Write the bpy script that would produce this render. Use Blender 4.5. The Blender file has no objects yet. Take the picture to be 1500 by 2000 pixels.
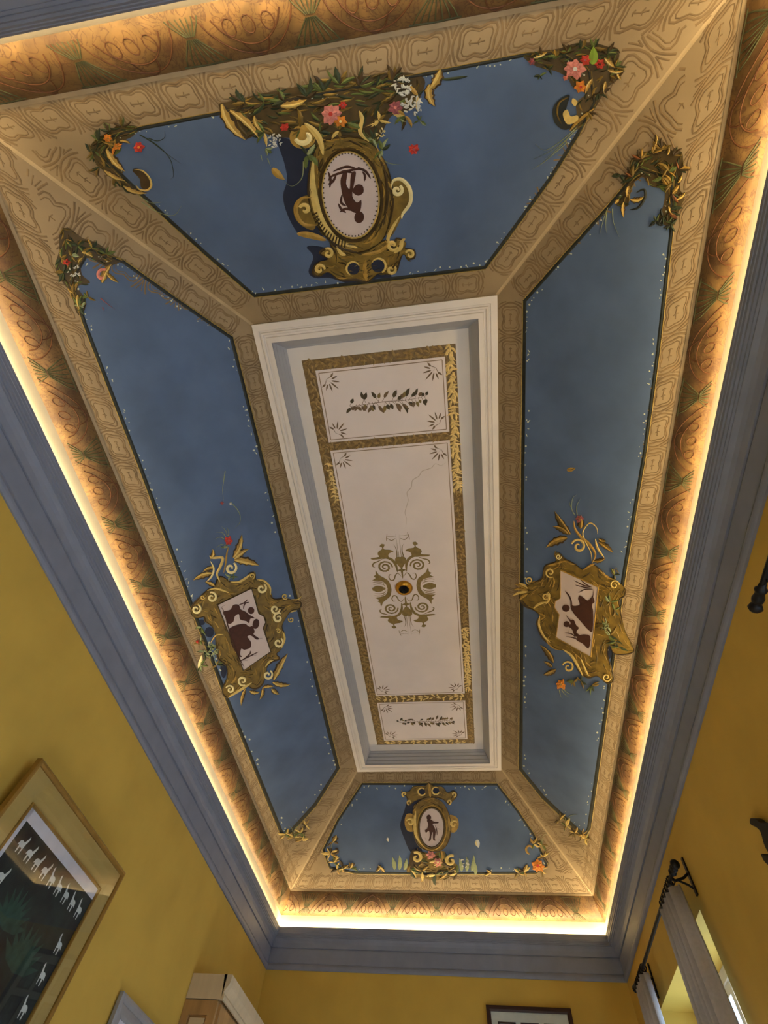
import bpy, bmesh, math, random
from mathutils import Vector, Matrix

# ------------------------------------------------------------------ camera
H = 1.55                                   # eye height above the floor
FPX = 955.49
CAMR = Matrix(((0.99060145, 0.0728109, 0.11579011),
               (0.1198714, -0.86984214, -0.47854518),
               (0.06587581, 0.48792747, -0.87039483)))
scene = bpy.context.scene
COL = scene.collection
cam_data = bpy.data.cameras.new('camera')
cam = bpy.data.objects.new('camera', cam_data)
COL.objects.link(cam)
cam_data.sensor_fit = 'VERTICAL'
cam_data.sensor_height = 24.0
cam_data.lens = FPX * 24.0 / 2000.0
cam_data.clip_start = 0.02
cam.matrix_world = Matrix.Translation((0, 0, H)) @ CAMR.to_4x4()
scene.camera = cam
CAM = Vector((0, 0, H))

# ------------------------------------------------------------------ light
SKY_STRENGTH = 4.0
LED_STRENGTH = 54.0
SUN_STRENGTH = 30.0
world = bpy.data.worlds.new('sky')
scene.world = world
world.use_nodes = True
wn = world.node_tree
for n in list(wn.nodes):
    wn.nodes.remove(n)
w_out = wn.nodes.new('ShaderNodeOutputWorld')
w_bg = wn.nodes.new('ShaderNodeBackground')
w_bg.inputs['Color'].default_value = (0.50, 0.72, 1.0, 1)
w_bg.inputs['Strength'].default_value = SKY_STRENGTH
wn.links.new(w_bg.outputs[0], w_out.inputs[0])

scene.view_settings.view_transform = 'Standard'
scene.view_settings.look = 'None'
scene.view_settings.gamma = 1.0
scene.view_settings.use_curve_mapping = False
scene.view_settings.exposure = 0.32
scene.cycles.max_bounces = 8
scene.cycles.diffuse_bounces = 6
scene.cycles.sample_clamp_indirect = 6.0

sun_data = bpy.data.lights.new('sun', 'SUN')
sun_data.energy = SUN_STRENGTH
sun_data.angle = math.radians(0.6)
sun_data.color = (1.0, 0.97, 0.93)
sun = bpy.data.objects.new('sun', sun_data)
sun.rotation_euler = (0, math.radians(40), math.radians(12))   # from the window side, 50 degrees high
sun.location = (6, 2, 8)
COL.objects.link(sun)

# window openings in the right wall: (y0, y1, z0, z1)
WALL_XR = 1.2728
WALL_T = 0.35
OPENINGS = [(-0.25, 1.33, 0.85, H + 1.415), (3.46, 4.95, 0.85, H + 1.415)]
for (y0, y1, z0, z1) in OPENINGS:           # sampling portals, they give no light of their own
    ld = bpy.data.lights.new('window_portal', 'AREA')
    ld.shape = 'RECTANGLE'
    ld.size = z1 - z0
    ld.size_y = y1 - y0
    ld.cycles.is_portal = True
    lo = bpy.data.objects.new('window_portal', ld)
    lo.location = (WALL_XR + WALL_T + 0.05, (y0 + y1) / 2, (z0 + z1) / 2)
    lo.rotation_euler = (0, math.radians(90), 0)
    COL.objects.link(lo)

# ------------------------------------------------------------------ materials
def lin(c):
    r = []
    for v in c:
        v = v / 255.0
        r.append(v / 12.92 if v <= 0.04045 else ((v + 0.055) / 1.055) ** 2.4)
    return r
MATS = {}
def mat(name, rgb, rough=0.6, metal=0.0, var=0.12, scale=18.0, bump=0.0, rgb2=None, spec=0.35, detail=4.0, stretch=None):
    if name in MATS:
        return MATS[name]
    m = bpy.data.materials.new(name)
    m.use_nodes = True
    nt = m.node_tree
    b = nt.nodes['Principled BSDF']
    b.inputs['Roughness'].default_value = rough
    b.inputs['Metallic'].default_value = metal
    b.inputs['Specular IOR Level'].default_value = spec
    c = lin(rgb)
    tc = nt.nodes.new('ShaderNodeTexCoord')
    src = tc.outputs['Object']
    if stretch:
        mp = nt.nodes.new('ShaderNodeMapping')
        mp.inputs['Scale'].default_value = stretch
        nt.links.new(src, mp.inputs[0])
        src = mp.outputs[0]
    nz = nt.nodes.new('ShaderNodeTexNoise')
    nz.inputs['Scale'].default_value = scale
    nz.inputs['Detail'].default_value = detail
    nt.links.new(src, nz.inputs['Vector'])
    rp = nt.nodes.new('ShaderNodeValToRGB')
    rp.color_ramp.elements[0].position = 0.32
    rp.color_ramp.elements[1].position = 0.68
    lo = [x * (1 - var) for x in c]
    hi = [min(1, x * (1 + var)) for x in c] if rgb2 is None else lin(rgb2)
    rp.color_ramp.elements[0].color = (*lo, 1)
    rp.color_ramp.elements[1].color = (*hi, 1)
    nt.links.new(nz.outputs['Fac'], rp.inputs[0])
    nt.links.new(rp.outputs[0], b.inputs['Base Color'])
    if bump:
        bp = nt.nodes.new('ShaderNodeBump')
        bp.inputs['Strength'].default_value = bump
        bp.inputs['Distance'].default_value = 0.004
        nt.links.new(nz.outputs['Fac'], bp.inputs['Height'])
        nt.links.new(bp.outputs[0], b.inputs['Normal'])
    MATS[name] = m
    return m
def emit(name, rgb, strength):
    m = bpy.data.materials.new(name)
    m.use_nodes = True
    nt = m.node_tree
    for n in list(nt.nodes):
        nt.nodes.remove(n)
    o = nt.nodes.new('ShaderNodeOutputMaterial')
    e = nt.nodes.new('ShaderNodeEmission')
    e.inputs[0].default_value = (*lin(rgb), 1)
    e.inputs[1].default_value = strength
    nt.links.new(e.outputs[0], o.inputs[0])
    MATS[name] = m
    return m
def glass(name):
    m = bpy.data.materials.new(name)
    m.use_nodes = True
    nt = m.node_tree
    for n in list(nt.nodes):
        nt.nodes.remove(n)
    o = nt.nodes.new('ShaderNodeOutputMaterial')
    t = nt.nodes.new('ShaderNodeBsdfTransparent')
    t.inputs[0].default_value = (0.95, 0.97, 0.96, 1)
    g = nt.nodes.new('ShaderNodeBsdfGlossy')
    g.inputs['Roughness'].default_value = 0.02
    lw = nt.nodes.new('ShaderNodeLayerWeight')
    lw.inputs[0].default_value = 0.5
    pw = nt.nodes.new('ShaderNodeMath')
    pw.operation = 'POWER'
    pw.inputs[1].default_value = 5.0
    f = nt.nodes.new('ShaderNodeMath')
    f.operation = 'MULTIPLY_ADD'
    f.inputs[1].default_value = 0.9
    f.inputs[2].default_value = 0.06
    nt.links.new(lw.outputs['Facing'], pw.inputs[0])
    nt.links.new(pw.outputs[0], f.inputs[0])
    x = nt.nodes.new('ShaderNodeMixShader')
    nt.links.new(f.outputs[0], x.inputs[0])
    nt.links.new(t.outputs[0], x.inputs[1])
    nt.links.new(g.outputs[0], x.inputs[2])
    nt.links.new(x.outputs[0], o.inputs[0])
    MATS[name] = m
    return m

mat('yellow_plaster', (196, 163, 72), 0.75, var=0.07, scale=3.0, bump=0.12)
mat('cornice_grey', (124, 130, 147), 0.5, var=0.06, scale=9.0)
mat('beige', (146, 127, 98), 0.7, var=0.09, scale=5.0, detail=6)
mat('stencil', (122, 101, 72), 0.7, var=0.2, scale=14.0)
mat('stencil_light', (170, 149, 116), 0.7, var=0.1, scale=14.0)
mat('blue', (78, 98, 131), 0.7, var=0.14, scale=3.5, detail=5)
mat('white_plaster', (222, 214, 206), 0.6, var=0.04, scale=5.0)
mat('panel_white', (224, 212, 208), 0.7, var=0.05, scale=3.0, detail=6)
mat('brown_gold', (112, 90, 54), 0.5, var=0.4, scale=45.0, detail=6)
mat('panel_paint', (128, 108, 62), 0.6, var=0.15, scale=30)
mat('panel_line', (140, 120, 96), 0.7)
mat('navy', (28, 36, 58), 0.7)
mat('rim_dark', (34, 38, 34), 0.6, var=0.3, scale=30)
mat('rim_gold', (150, 128, 70), 0.5, var=0.25, scale=40)
mat('bead', (196, 200, 176), 0.6)
mat('umber', (62, 46, 22), 0.55, var=0.25, scale=30)
mat('olive_gold', (116, 94, 40), 0.5, var=0.35, scale=16, detail=5)
mat('gold', (166, 132, 60), 0.45, var=0.3, scale=26)
mat('gold_light', (214, 186, 108), 0.45, var=0.12, scale=30)
mat('cream', (236, 220, 160), 0.5, var=0.08, scale=30)
mat('leaf_green', (92, 104, 52), 0.6, var=0.25, scale=30)
mat('leaf_dark', (48, 58, 38), 0.6, var=0.25, scale=30)
mat('leaf_pale', (150, 160, 118), 0.6, var=0.15, scale=30)
mat('flower_red', (190, 60, 48), 0.6, var=0.2, scale=60)
mat('flower_pink', (206, 130, 118), 0.6, var=0.2, scale=60)
mat('flower_mauve', (150, 84, 90), 0.6, var=0.2, scale=60)
mat('flower_white', (214, 214, 206), 0.6, var=0.1, scale=60)
mat('flower_orange', (214, 132, 46), 0.6, var=0.2, scale=60)
mat('medallion', (204, 188, 182), 0.6, var=0.05, scale=6)
mat('silhouette', (66, 34, 24), 0.6, var=0.15, scale=30)
mat('gilt_glint', (226, 198, 132), 0.35, metal=0.25, var=0.2, scale=60)  # brighter gold, paints the glints of the leaf bands
mat('brass', (190, 140, 50), 0.3, metal=0.9, var=0.15, scale=30)
mat('black_hole', (14, 9, 6), 0.7)
mat('iron', (22, 20, 20), 0.5, metal=0.3)
mat('curtain_grey', (176, 175, 180), 0.85, var=0.06, scale=60, bump=0.1)
mat('frame_gold', (150, 118, 58), 0.38, metal=0.5, var=0.15, scale=20)
mat('mat_gold', (176, 150, 88), 0.7, var=0.06, scale=6)
mat('mat_lilac', (200, 200, 214), 0.7, var=0.04)
mat('print_dark', (20, 22, 30), 0.6, var=0.5, scale=12, rgb2=(34, 46, 44))
mat('print_white', (196, 204, 206), 0.7, var=0.1)
mat('print_leaf', (44, 70, 60), 0.7, var=0.3, scale=30)
mat('frame_silver', (150, 152, 158), 0.45, metal=0.2, var=0.12, scale=12)
mat('teal', (60, 120, 124), 0.6, var=0.3, scale=9)
mat('frame_dark', (52, 30, 24), 0.45, var=0.2, scale=20)
mat('mat_pale', (206, 206, 196), 0.7, var=0.04)
mat('photo_grey', (120, 118, 128), 0.6, var=0.5, scale=30)
mat('cabinet_pale', (206, 190, 160), 0.6, var=0.1, scale=10, stretch=(1, 1, 0.2))
mat('cabinet_wood', (176, 140, 92), 0.55, var=0.18, scale=16, stretch=(1, 1, 0.15))
mat('cabinet_inside', (80, 58, 40), 0.7)
mat('stone_floor', (214, 210, 208), 0.4, var=0.1, scale=4)
mat('window_white', (222, 220, 210), 0.45, var=0.04)
mat('led_channel', (236, 226, 196), 0.6, var=0.03)
emit('led_warm', (255, 226, 172), LED_STRENGTH)
glass('pane_glass')
mat('spray_brown', (112, 90, 66), 0.7, var=0.15, scale=40)
mat('spray_dark', (70, 60, 40), 0.7, var=0.2, scale=40)
mat('brown_leaf', (150, 124, 78), 0.45, metal=0.2, var=0.3, scale=50)
mat('crack', (190, 174, 162), 0.7)
mat('recess_shade_grey', (158, 158, 162), 0.6, var=0.04, scale=6)  # shade of the recess faces put into the plaster colour
mat('cove_vein', (98, 62, 36), 0.6, var=0.2, scale=30)
mat('ground_brown', (74, 60, 32), 0.6, var=0.3, scale=20)
mat('olive_dark', (88, 72, 30), 0.55, var=0.3, scale=25)
mat('gold_mid', (140, 114, 52), 0.5, var=0.25, scale=25)
mat('leaf_bright', (128, 158, 52), 0.6, var=0.15, scale=30)
mat('rust', (122, 74, 44), 0.55, var=0.25, scale=30)
mat('cove_green', (78, 78, 48), 0.6, var=0.2, scale=30)

# brown cove: mottled arabesque veins
def cove_material():
    m = bpy.data.materials.new('cove_brown')
    m.use_nodes = True
    nt = m.node_tree
    b = nt.nodes['Principled BSDF']
    b.inputs['Roughness'].default_value = 0.55
    tc = nt.nodes.new('ShaderNodeTexCoord')
    n1 = nt.nodes.new('ShaderNodeTexNoise')
    n1.inputs['Scale'].default_value = 7
    n1.inputs['Detail'].default_value = 6
    n1.inputs['Distortion'].default_value = 0.6
    r1 = nt.nodes.new('ShaderNodeValToRGB')
    e = r1.color_ramp.elements
    e[0].position = 0.3
    e[0].color = (*lin((92, 64, 36)), 1)
    e[1].position = 0.7
    e[1].color = (*lin((150, 112, 64)), 1)
    k = r1.color_ramp.elements.new(0.5)
    k.color = (*lin((118, 90, 50)), 1)
    n2 = nt.nodes.new('ShaderNodeTexNoise')
    n2.inputs['Scale'].default_value = 16
    n2.inputs['Detail'].default_value = 3
    n2.inputs['Distortion'].default_value = 2.2
    r2 = nt.nodes.new('ShaderNodeValToRGB')
    f = r2.color_ramp.elements
    f[0].position = 0.46
    f[0].color = (0, 0, 0, 1)
    f[1].position = 0.54
    f[1].color = (0, 0, 0, 1)
    p = r2.color_ramp.elements.new(0.50)
    p.color = (1, 1, 1, 1)
    mx = nt.nodes.new('ShaderNodeMix')
    mx.data_type = 'RGBA'
    mx.inputs[7].default_value = (*lin((80, 48, 30)), 1)
    nt.links.new(tc.outputs['Object'], n1.inputs['Vector'])
    nt.links.new(tc.outputs['Object'], n2.inputs['Vector'])
    nt.links.new(n1.outputs['Fac'], r1.inputs[0])
    nt.links.new(n2.outputs['Fac'], r2.inputs[0])
    ml = nt.nodes.new('ShaderNodeMath')
    ml.operation = 'MULTIPLY'
    ml.inputs[1].default_value = 0.75
    nt.links.new(r2.outputs[0], ml.inputs[0])
    nt.links.new(ml.outputs[0], mx.inputs[0])
    nt.links.new(r1.outputs[0], mx.inputs[6])
    nt.links.new(mx.outputs[2], b.inputs['Base Color'])
    MATS['cove_brown'] = m
cove_material()

# ------------------------------------------------------------------ mesh helpers
def new_obj(name, verts, faces, material, parent=None, smooth=False, loc=None):
    me = bpy.data.meshes.new(name)
    base = Vector(loc) if loc is not None else (Vector(parent['_o']) if parent is not None and '_o' in parent else Vector((0, 0, 0)))
    me.from_pydata([tuple(Vector(v) - base) for v in verts], [], faces)
    me.materials.append(MATS[material])
    if smooth:
        for p in me.polygons:
            p.use_smooth = True
    me.update()
    o = bpy.data.objects.new(name, me)
    COL.objects.link(o)
    if parent is not None:
        o.parent = parent
    elif loc is not None:
        o.location = loc
    if loc is not None or (parent is not None and '_o' in parent):
        o['_o'] = tuple(base)
    return o
def tag(o, label, cat, group=None):
    o['label'] = label
    o['category'] = cat
    if group:
        o['group'] = group
    return o
def structure(o):
    o['kind'] = 'structure'
    return o
def thing(name, loc, label=None, cat=None, group=None):
    o = bpy.data.objects.new(name, None)
    o.empty_display_size = 0.05
    o.location = loc
    o['_o'] = tuple(loc)
    COL.objects.link(o)
    if label:
        tag(o, label, cat, group)
    return o

class MB:
    """collects shapes for one mesh object"""
    def __init__(self):
        self.v = []
        self.f = []
    def add(self, verts, faces):
        n = len(self.v)
        self.v += [Vector(a) for a in verts]
        self.f += [tuple(i + n for i in fc) for fc in faces]
        return self
    def box(self, a, b):
        x0, y0, z0 = a
        x1, y1, z1 = b
        vs = [(x0, y0, z0), (x1, y0, z0), (x1, y1, z0), (x0, y1, z0), (x0, y0, z1), (x1, y0, z1), (x1, y1, z1), (x0, y1, z1)]
        return self.add(vs, [(0, 3, 2, 1), (4, 5, 6, 7), (0, 1, 5, 4), (1, 2, 6, 5), (2, 3, 7, 6), (3, 0, 4, 7)])
    def tube(self, pts, rad, seg=8):
        pts = [Vector(p) for p in pts]
        rings = []
        for i, p in enumerate(pts):
            d = (pts[min(i + 1, len(pts) - 1)] - pts[max(i - 1, 0)]).normalized()
            up = Vector((0, 0, 1)) if abs(d.z) < 0.9 else Vector((1, 0, 0))
            a = d.cross(up).normalized()
            b = d.cross(a).normalized()
            r = rad[i] if isinstance(rad, (list, tuple)) else rad
            rings.append([p + a * math.cos(2 * math.pi * k / seg) * r + b * math.sin(2 * math.pi * k / seg) * r for k in range(seg)])
        vs = [q for r in rings for q in r]
        fs = []
        for i in range(len(rings) - 1):
            for k in range(seg):
                k2 = (k + 1) % seg
                fs.append((i * seg + k, i * seg + k2, (i + 1) * seg + k2, (i + 1) * seg + k))
        fs.append(tuple(range(seg - 1, -1, -1)))
        fs.append(tuple((len(rings) - 1) * seg + k for k in range(seg)))
        return self.add(vs, fs)
    def lathe(self, center, prof, seg=24, axis='Z'):
        c = Vector(center)
        vs = []
        for (r, h) in prof:
            for k in range(seg):
                a = 2 * math.pi * k / seg
                if axis == 'Z':
                    vs.append(c + Vector((math.cos(a) * r, math.sin(a) * r, h)))
                else:
                    vs.append(c + Vector((math.cos(a) * r, h, math.sin(a) * r)))
        fs = []
        for i in range(len(prof) - 1):
            for k in range(seg):
                k2 = (k + 1) % seg
                fs.append((i * seg + k, i * seg + k2, (i + 1) * seg + k2, (i + 1) * seg + k))
        return self.add(vs, fs)
    def build(self, name, material, parent=None, smooth=False, loc=None):
        return new_obj(name, self.v, self.f, material, parent, smooth, loc)

# ------------------------------------------------------------------ measured rectangles (x0, x1, y0, y1, z above the eye)
R1 = (-1.9126, 1.2728, -0.8300, 5.7097, 1.7996)      # foot of the cornice on the walls
R2 = (-1.8445, 1.1853, -0.7451, 5.6451, 2.1027)      # lip of the light cove
R3 = (-1.8720, 1.2245, -0.7700, 5.7000, 2.2150)      # top of the lit strip
R4 = (-1.7767, 1.1491, -0.6537, 5.5580, 2.3681)      # edge between brown cove and beige slope
R5 = (-1.0215, 0.3942, 0.3266, 4.5777, 3.0000)       # outer edge of the white moulding
RL = (-0.9250, 0.2880, 0.4370, 4.4700, 3.0000)       # inner lip of the white moulding
RB = (-0.8710, 0.2350, 0.5040, 4.4100, 3.0900)       # top of the recess
R6 = (-0.7961, 0.1597, 0.5792, 4.3239, 3.0915)       # painted panel
def mixr(a, b, t, z):
    return tuple(a[i] + (b[i] - a[i]) * t for i in range(4)) + (z,)
SIDES = ('near', 'right', 'far', 'left')
def rc(r):
    x0, x1, y0, y1, z = r
    return [Vector((x0, y0, H + z)), Vector((x1, y0, H + z)), Vector((x1, y1, H + z)), Vector((x0, y1, H + z))]
def side_pts(r, s):
    c = rc(r)
    k = SIDES.index(s)
    return c[k], c[(k + 1) % 4]
def loft(rects, s):
    vs, fs = [], []
    for r in rects:
        vs += list(side_pts(r, s))
    for i in range(len(rects) - 1):
        fs.append((2 * i, 2 * i + 1, 2 * i + 3, 2 * i + 2))
    return vs, fs

# ------------------------------------------------------------------ picture point -> point on a real surface
def ray(px, py):
    return CAMR @ Vector(((px - 750.0) / FPX, -(py - 1000.0) / FPX, -1.0))
class Plane:
    def __init__(self, p, n):
        self.p = Vector(p)
        self.n = Vector(n).normalized()
        if (CAM - self.p).dot(self.n) < 0:
            self.n = -self.n
    def at(self, px, py, h=0.0):
        d = ray(px, py)
        t = (self.p + self.n * h - CAM).dot(self.n) / d.dot(self.n)
        return CAM + d * t
def slope_plane(s):
    a, b = side_pts(R4, s)
    c, d = side_pts(R5, s)
    return Plane(a, (b - a).cross(c - a))
PL = {s: slope_plane(s) for s in SIDES}
PL['panel'] = Plane((0, 0, H + R6[4]), (0, 0, -1))
PL['wall_left'] = Plane((R1[0], 0, 0), (1, 0, 0))
PL['wall_right'] = Plane((R1[1], 0, 0), (-1, 0, 0))
PL['wall_far'] = Plane((0, R1[3], 0), (0, -1, 0))

# ------------------------------------------------------------------ structure
fl = MB()
fl.box((R1[0], R1[2], -0.05), (R1[1], R1[3], 0.0))
structure(tag(fl.build('floor', 'stone_floor'), 'pale stone floor of the room below the painted ceiling', 'floor'))
TOP = H + R1[4] + 0.12
w = MB().box((R1[0] - 0.2, R1[2] - 0.2, -0.05), (R1[0], R1[3] + 0.2, TOP))
structure(tag(w.build('wall_left', 'yellow_plaster'), 'yellow plaster wall carrying the large gold framed picture', 'wall'))
w = MB().box((R1[0], R1[3], -0.05), (R1[1], R1[3] + 0.2, TOP))
structure(tag(w.build('wall_far', 'yellow_plaster'), 'short yellow end wall above the dark framed picture', 'wall'))
w = MB().box((R1[0], R1[2] - 0.2, -0.05), (R1[1], R1[2], TOP))
structure(tag(w.build('wall_near', 'yellow_plaster'), 'yellow end wall behind the viewer', 'wall'))
w = MB()
xa, xb = R1[1], R1[1] + WALL_T
ys = [R1[2] - 0.2]
for (y0, y1, z0, z1) in OPENINGS:
    w.box((xa, ys[-1], -0.05), (xb, y0, TOP))
    w.box((xa, y0, -0.05), (xb, y1, z0))
    w.box((xa, y0, z1), (xb, y1, TOP))
    ys.append(y1)
w.box((xa, ys[-1], -0.05), (xb, R1[3] + 0.2, TOP))
structure(tag(w.build('wall_right', 'yellow_plaster'), 'yellow plaster wall with the curtained windows', 'wall'))

# cornice
prof = [(0, 0), (.14, 0.0), (.20, .02), (.24, .05), (.24, .09), (.18, .13), (.06, .145), (.06, .16), (.10, .17), (.13, .50), (.05, .505), (.05, .53), (.20, .535),
        (.22, .57), (.28, .64), (.40, .70), (.62, .745), (.62, .765), (.72, .77), (.72, .795), (.84, .80), (.84, .835), (.93, .84), (.93, .89), (.965, .895), (.965, .945), (1.0, .95), (1.0, 1.0)]
crects = [mixr(R1, R2, u, R1[4] + (R2[4] - R1[4]) * v) for u, v in prof]
lipw = (R2[0] - 0.003, R2[1] + 0.003, R2[2] - 0.003, R2[3] + 0.003, R2[4])
trough_z = R2[4] - 0.028
crects += [lipw, lipw[:4] + (trough_z,), R3[:4] + (trough_z,)]
cor = structure(tag(thing('trim_1', (0, 0, 0)), 'grey stepped cornice running round the top of the walls', 'cornice'))
for s in SIDES:
    v, f = loft(crects, s)
    new_obj('cornice_length', v, f, 'cornice_grey', cor)
# white strip above the lip, lit by the hidden lights
strip = structure(tag(thing('trim_2', (0, 0, 0)), 'thin pale strip glowing above the grey cornice lip', 'trim'))
for s in SIDES:
    v, f = loft([R3[:4] + (trough_z,), R3], s)
    new_obj('strip_length', v, f, 'led_channel', strip)
# brown cove (a rounded roll swelling into the room) + beige slopes
def cove_rect(t):
    a = t * math.pi / 2
    return mixr(R3, R4, 0.15 * t + 0.85 * math.sin(a), R3[4] + (R4[4] - R3[4]) * (0.3 * t + 0.7 * (1 - math.cos(a))))
ceiling = structure(tag(thing('ceiling', (0, 0, 0)), 'coved ceiling with beige stencilled bands round a recessed centre', 'ceiling'))
for s in SIDES:
    rects = [cove_rect(k / 8.0) for k in range(9)]
    v, f = loft(rects, s)
    new_obj('brown_cove', v, f, 'cove_brown', ceiling, smooth=True)
    v, f = loft([R4, R5], s)
    new_obj('beige_slope', v, f, 'beige', ceiling)
    # thin pale fillet on the edge of the slope
    v, f = loft([mixr(R4, R5, -0.004, R4[4] - 0.004), mixr(R4, R5, 0.0, R4[4] - 0.006), mixr(R4, R5, 0.012, R4[4] + 0.004)], s)
    new_obj('fillet', v, f, 'stencil_light', ceiling)
# white moulding
wm = structure(tag(thing('trim_3', (0, 0, 0)), 'white stepped plaster moulding framing the recessed centre panel', 'moulding'))
mr = [R5, R5[:4] + (2.976,), mixr(R5, RL, .34, 2.976), mixr(R5, RL, .36, 2.984), mixr(R5, RL, .44, 2.984), mixr(R5, RL, .47, 2.972), mixr(R5, RL, .56, 2.974),
      mixr(R5, RL, .60, 2.984), mixr(R5, RL, .70, 2.986), mixr(R5, RL, .74, 2.976), mixr(R5, RL, 1.0, 2.976),
      mixr(RL, RB, .02, 2.994), mixr(RL, RB, .22, 3.010), mixr(RL, RB, .20, 3.020), mixr(RL, RB, .46, 3.038), mixr(RL, RB, .43, 3.050), mixr(RL, RB, .68, 3.066),
      mixr(RL, RB, .66, 3.076), mixr(RL, RB, .92, 3.084), mixr(RL, RB, .92, 3.0905), RB[:4] + (3.0905,), R6]
for s in SIDES:
    v, f = loft(mr[:11], s)
    new_obj('moulding_length', v, f, 'white_plaster', wm)
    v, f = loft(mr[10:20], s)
    new_obj('recess_cove', v, f, 'recess_shade_grey', wm)
    v, f = loft(mr[19:], s)
    new_obj('panel_border', v, f, 'white_plaster', wm)

# hidden light strips in the cove
for s, lab in zip(SIDES, ('behind the cornice lip over the near end wall', 'behind the cornice lip over the window wall',
                          'behind the cornice lip over the far end wall', 'behind the cornice lip over the picture wall')):
    ro = tuple(R3[i] + (lipw[i] - R3[i]) * 0.18 for i in range(4))
    ri = tuple(R3[i] + (lipw[i] - R3[i]) * 0.78 for i in range(4))
    zt = trough_z + 0.008
    t = thing('light_strip', sum(side_pts(mixr(ro, ri, .5, trough_z), s), Vector()) / 2, 'warm yellow light strip tucked ' + lab, 'light strip', 'cove light strips')
    v, f = loft([ro + (trough_z,), ro + (zt,), ri + (zt,), ri + (trough_z,)], s)
    new_obj('strip_body', v, f, 'window_white', t)
    v, f = loft([ri + (zt + 0.001,), ro + (zt + 0.001,)], s)
    new_obj('diffuser', v, f, 'led_warm', t)

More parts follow.
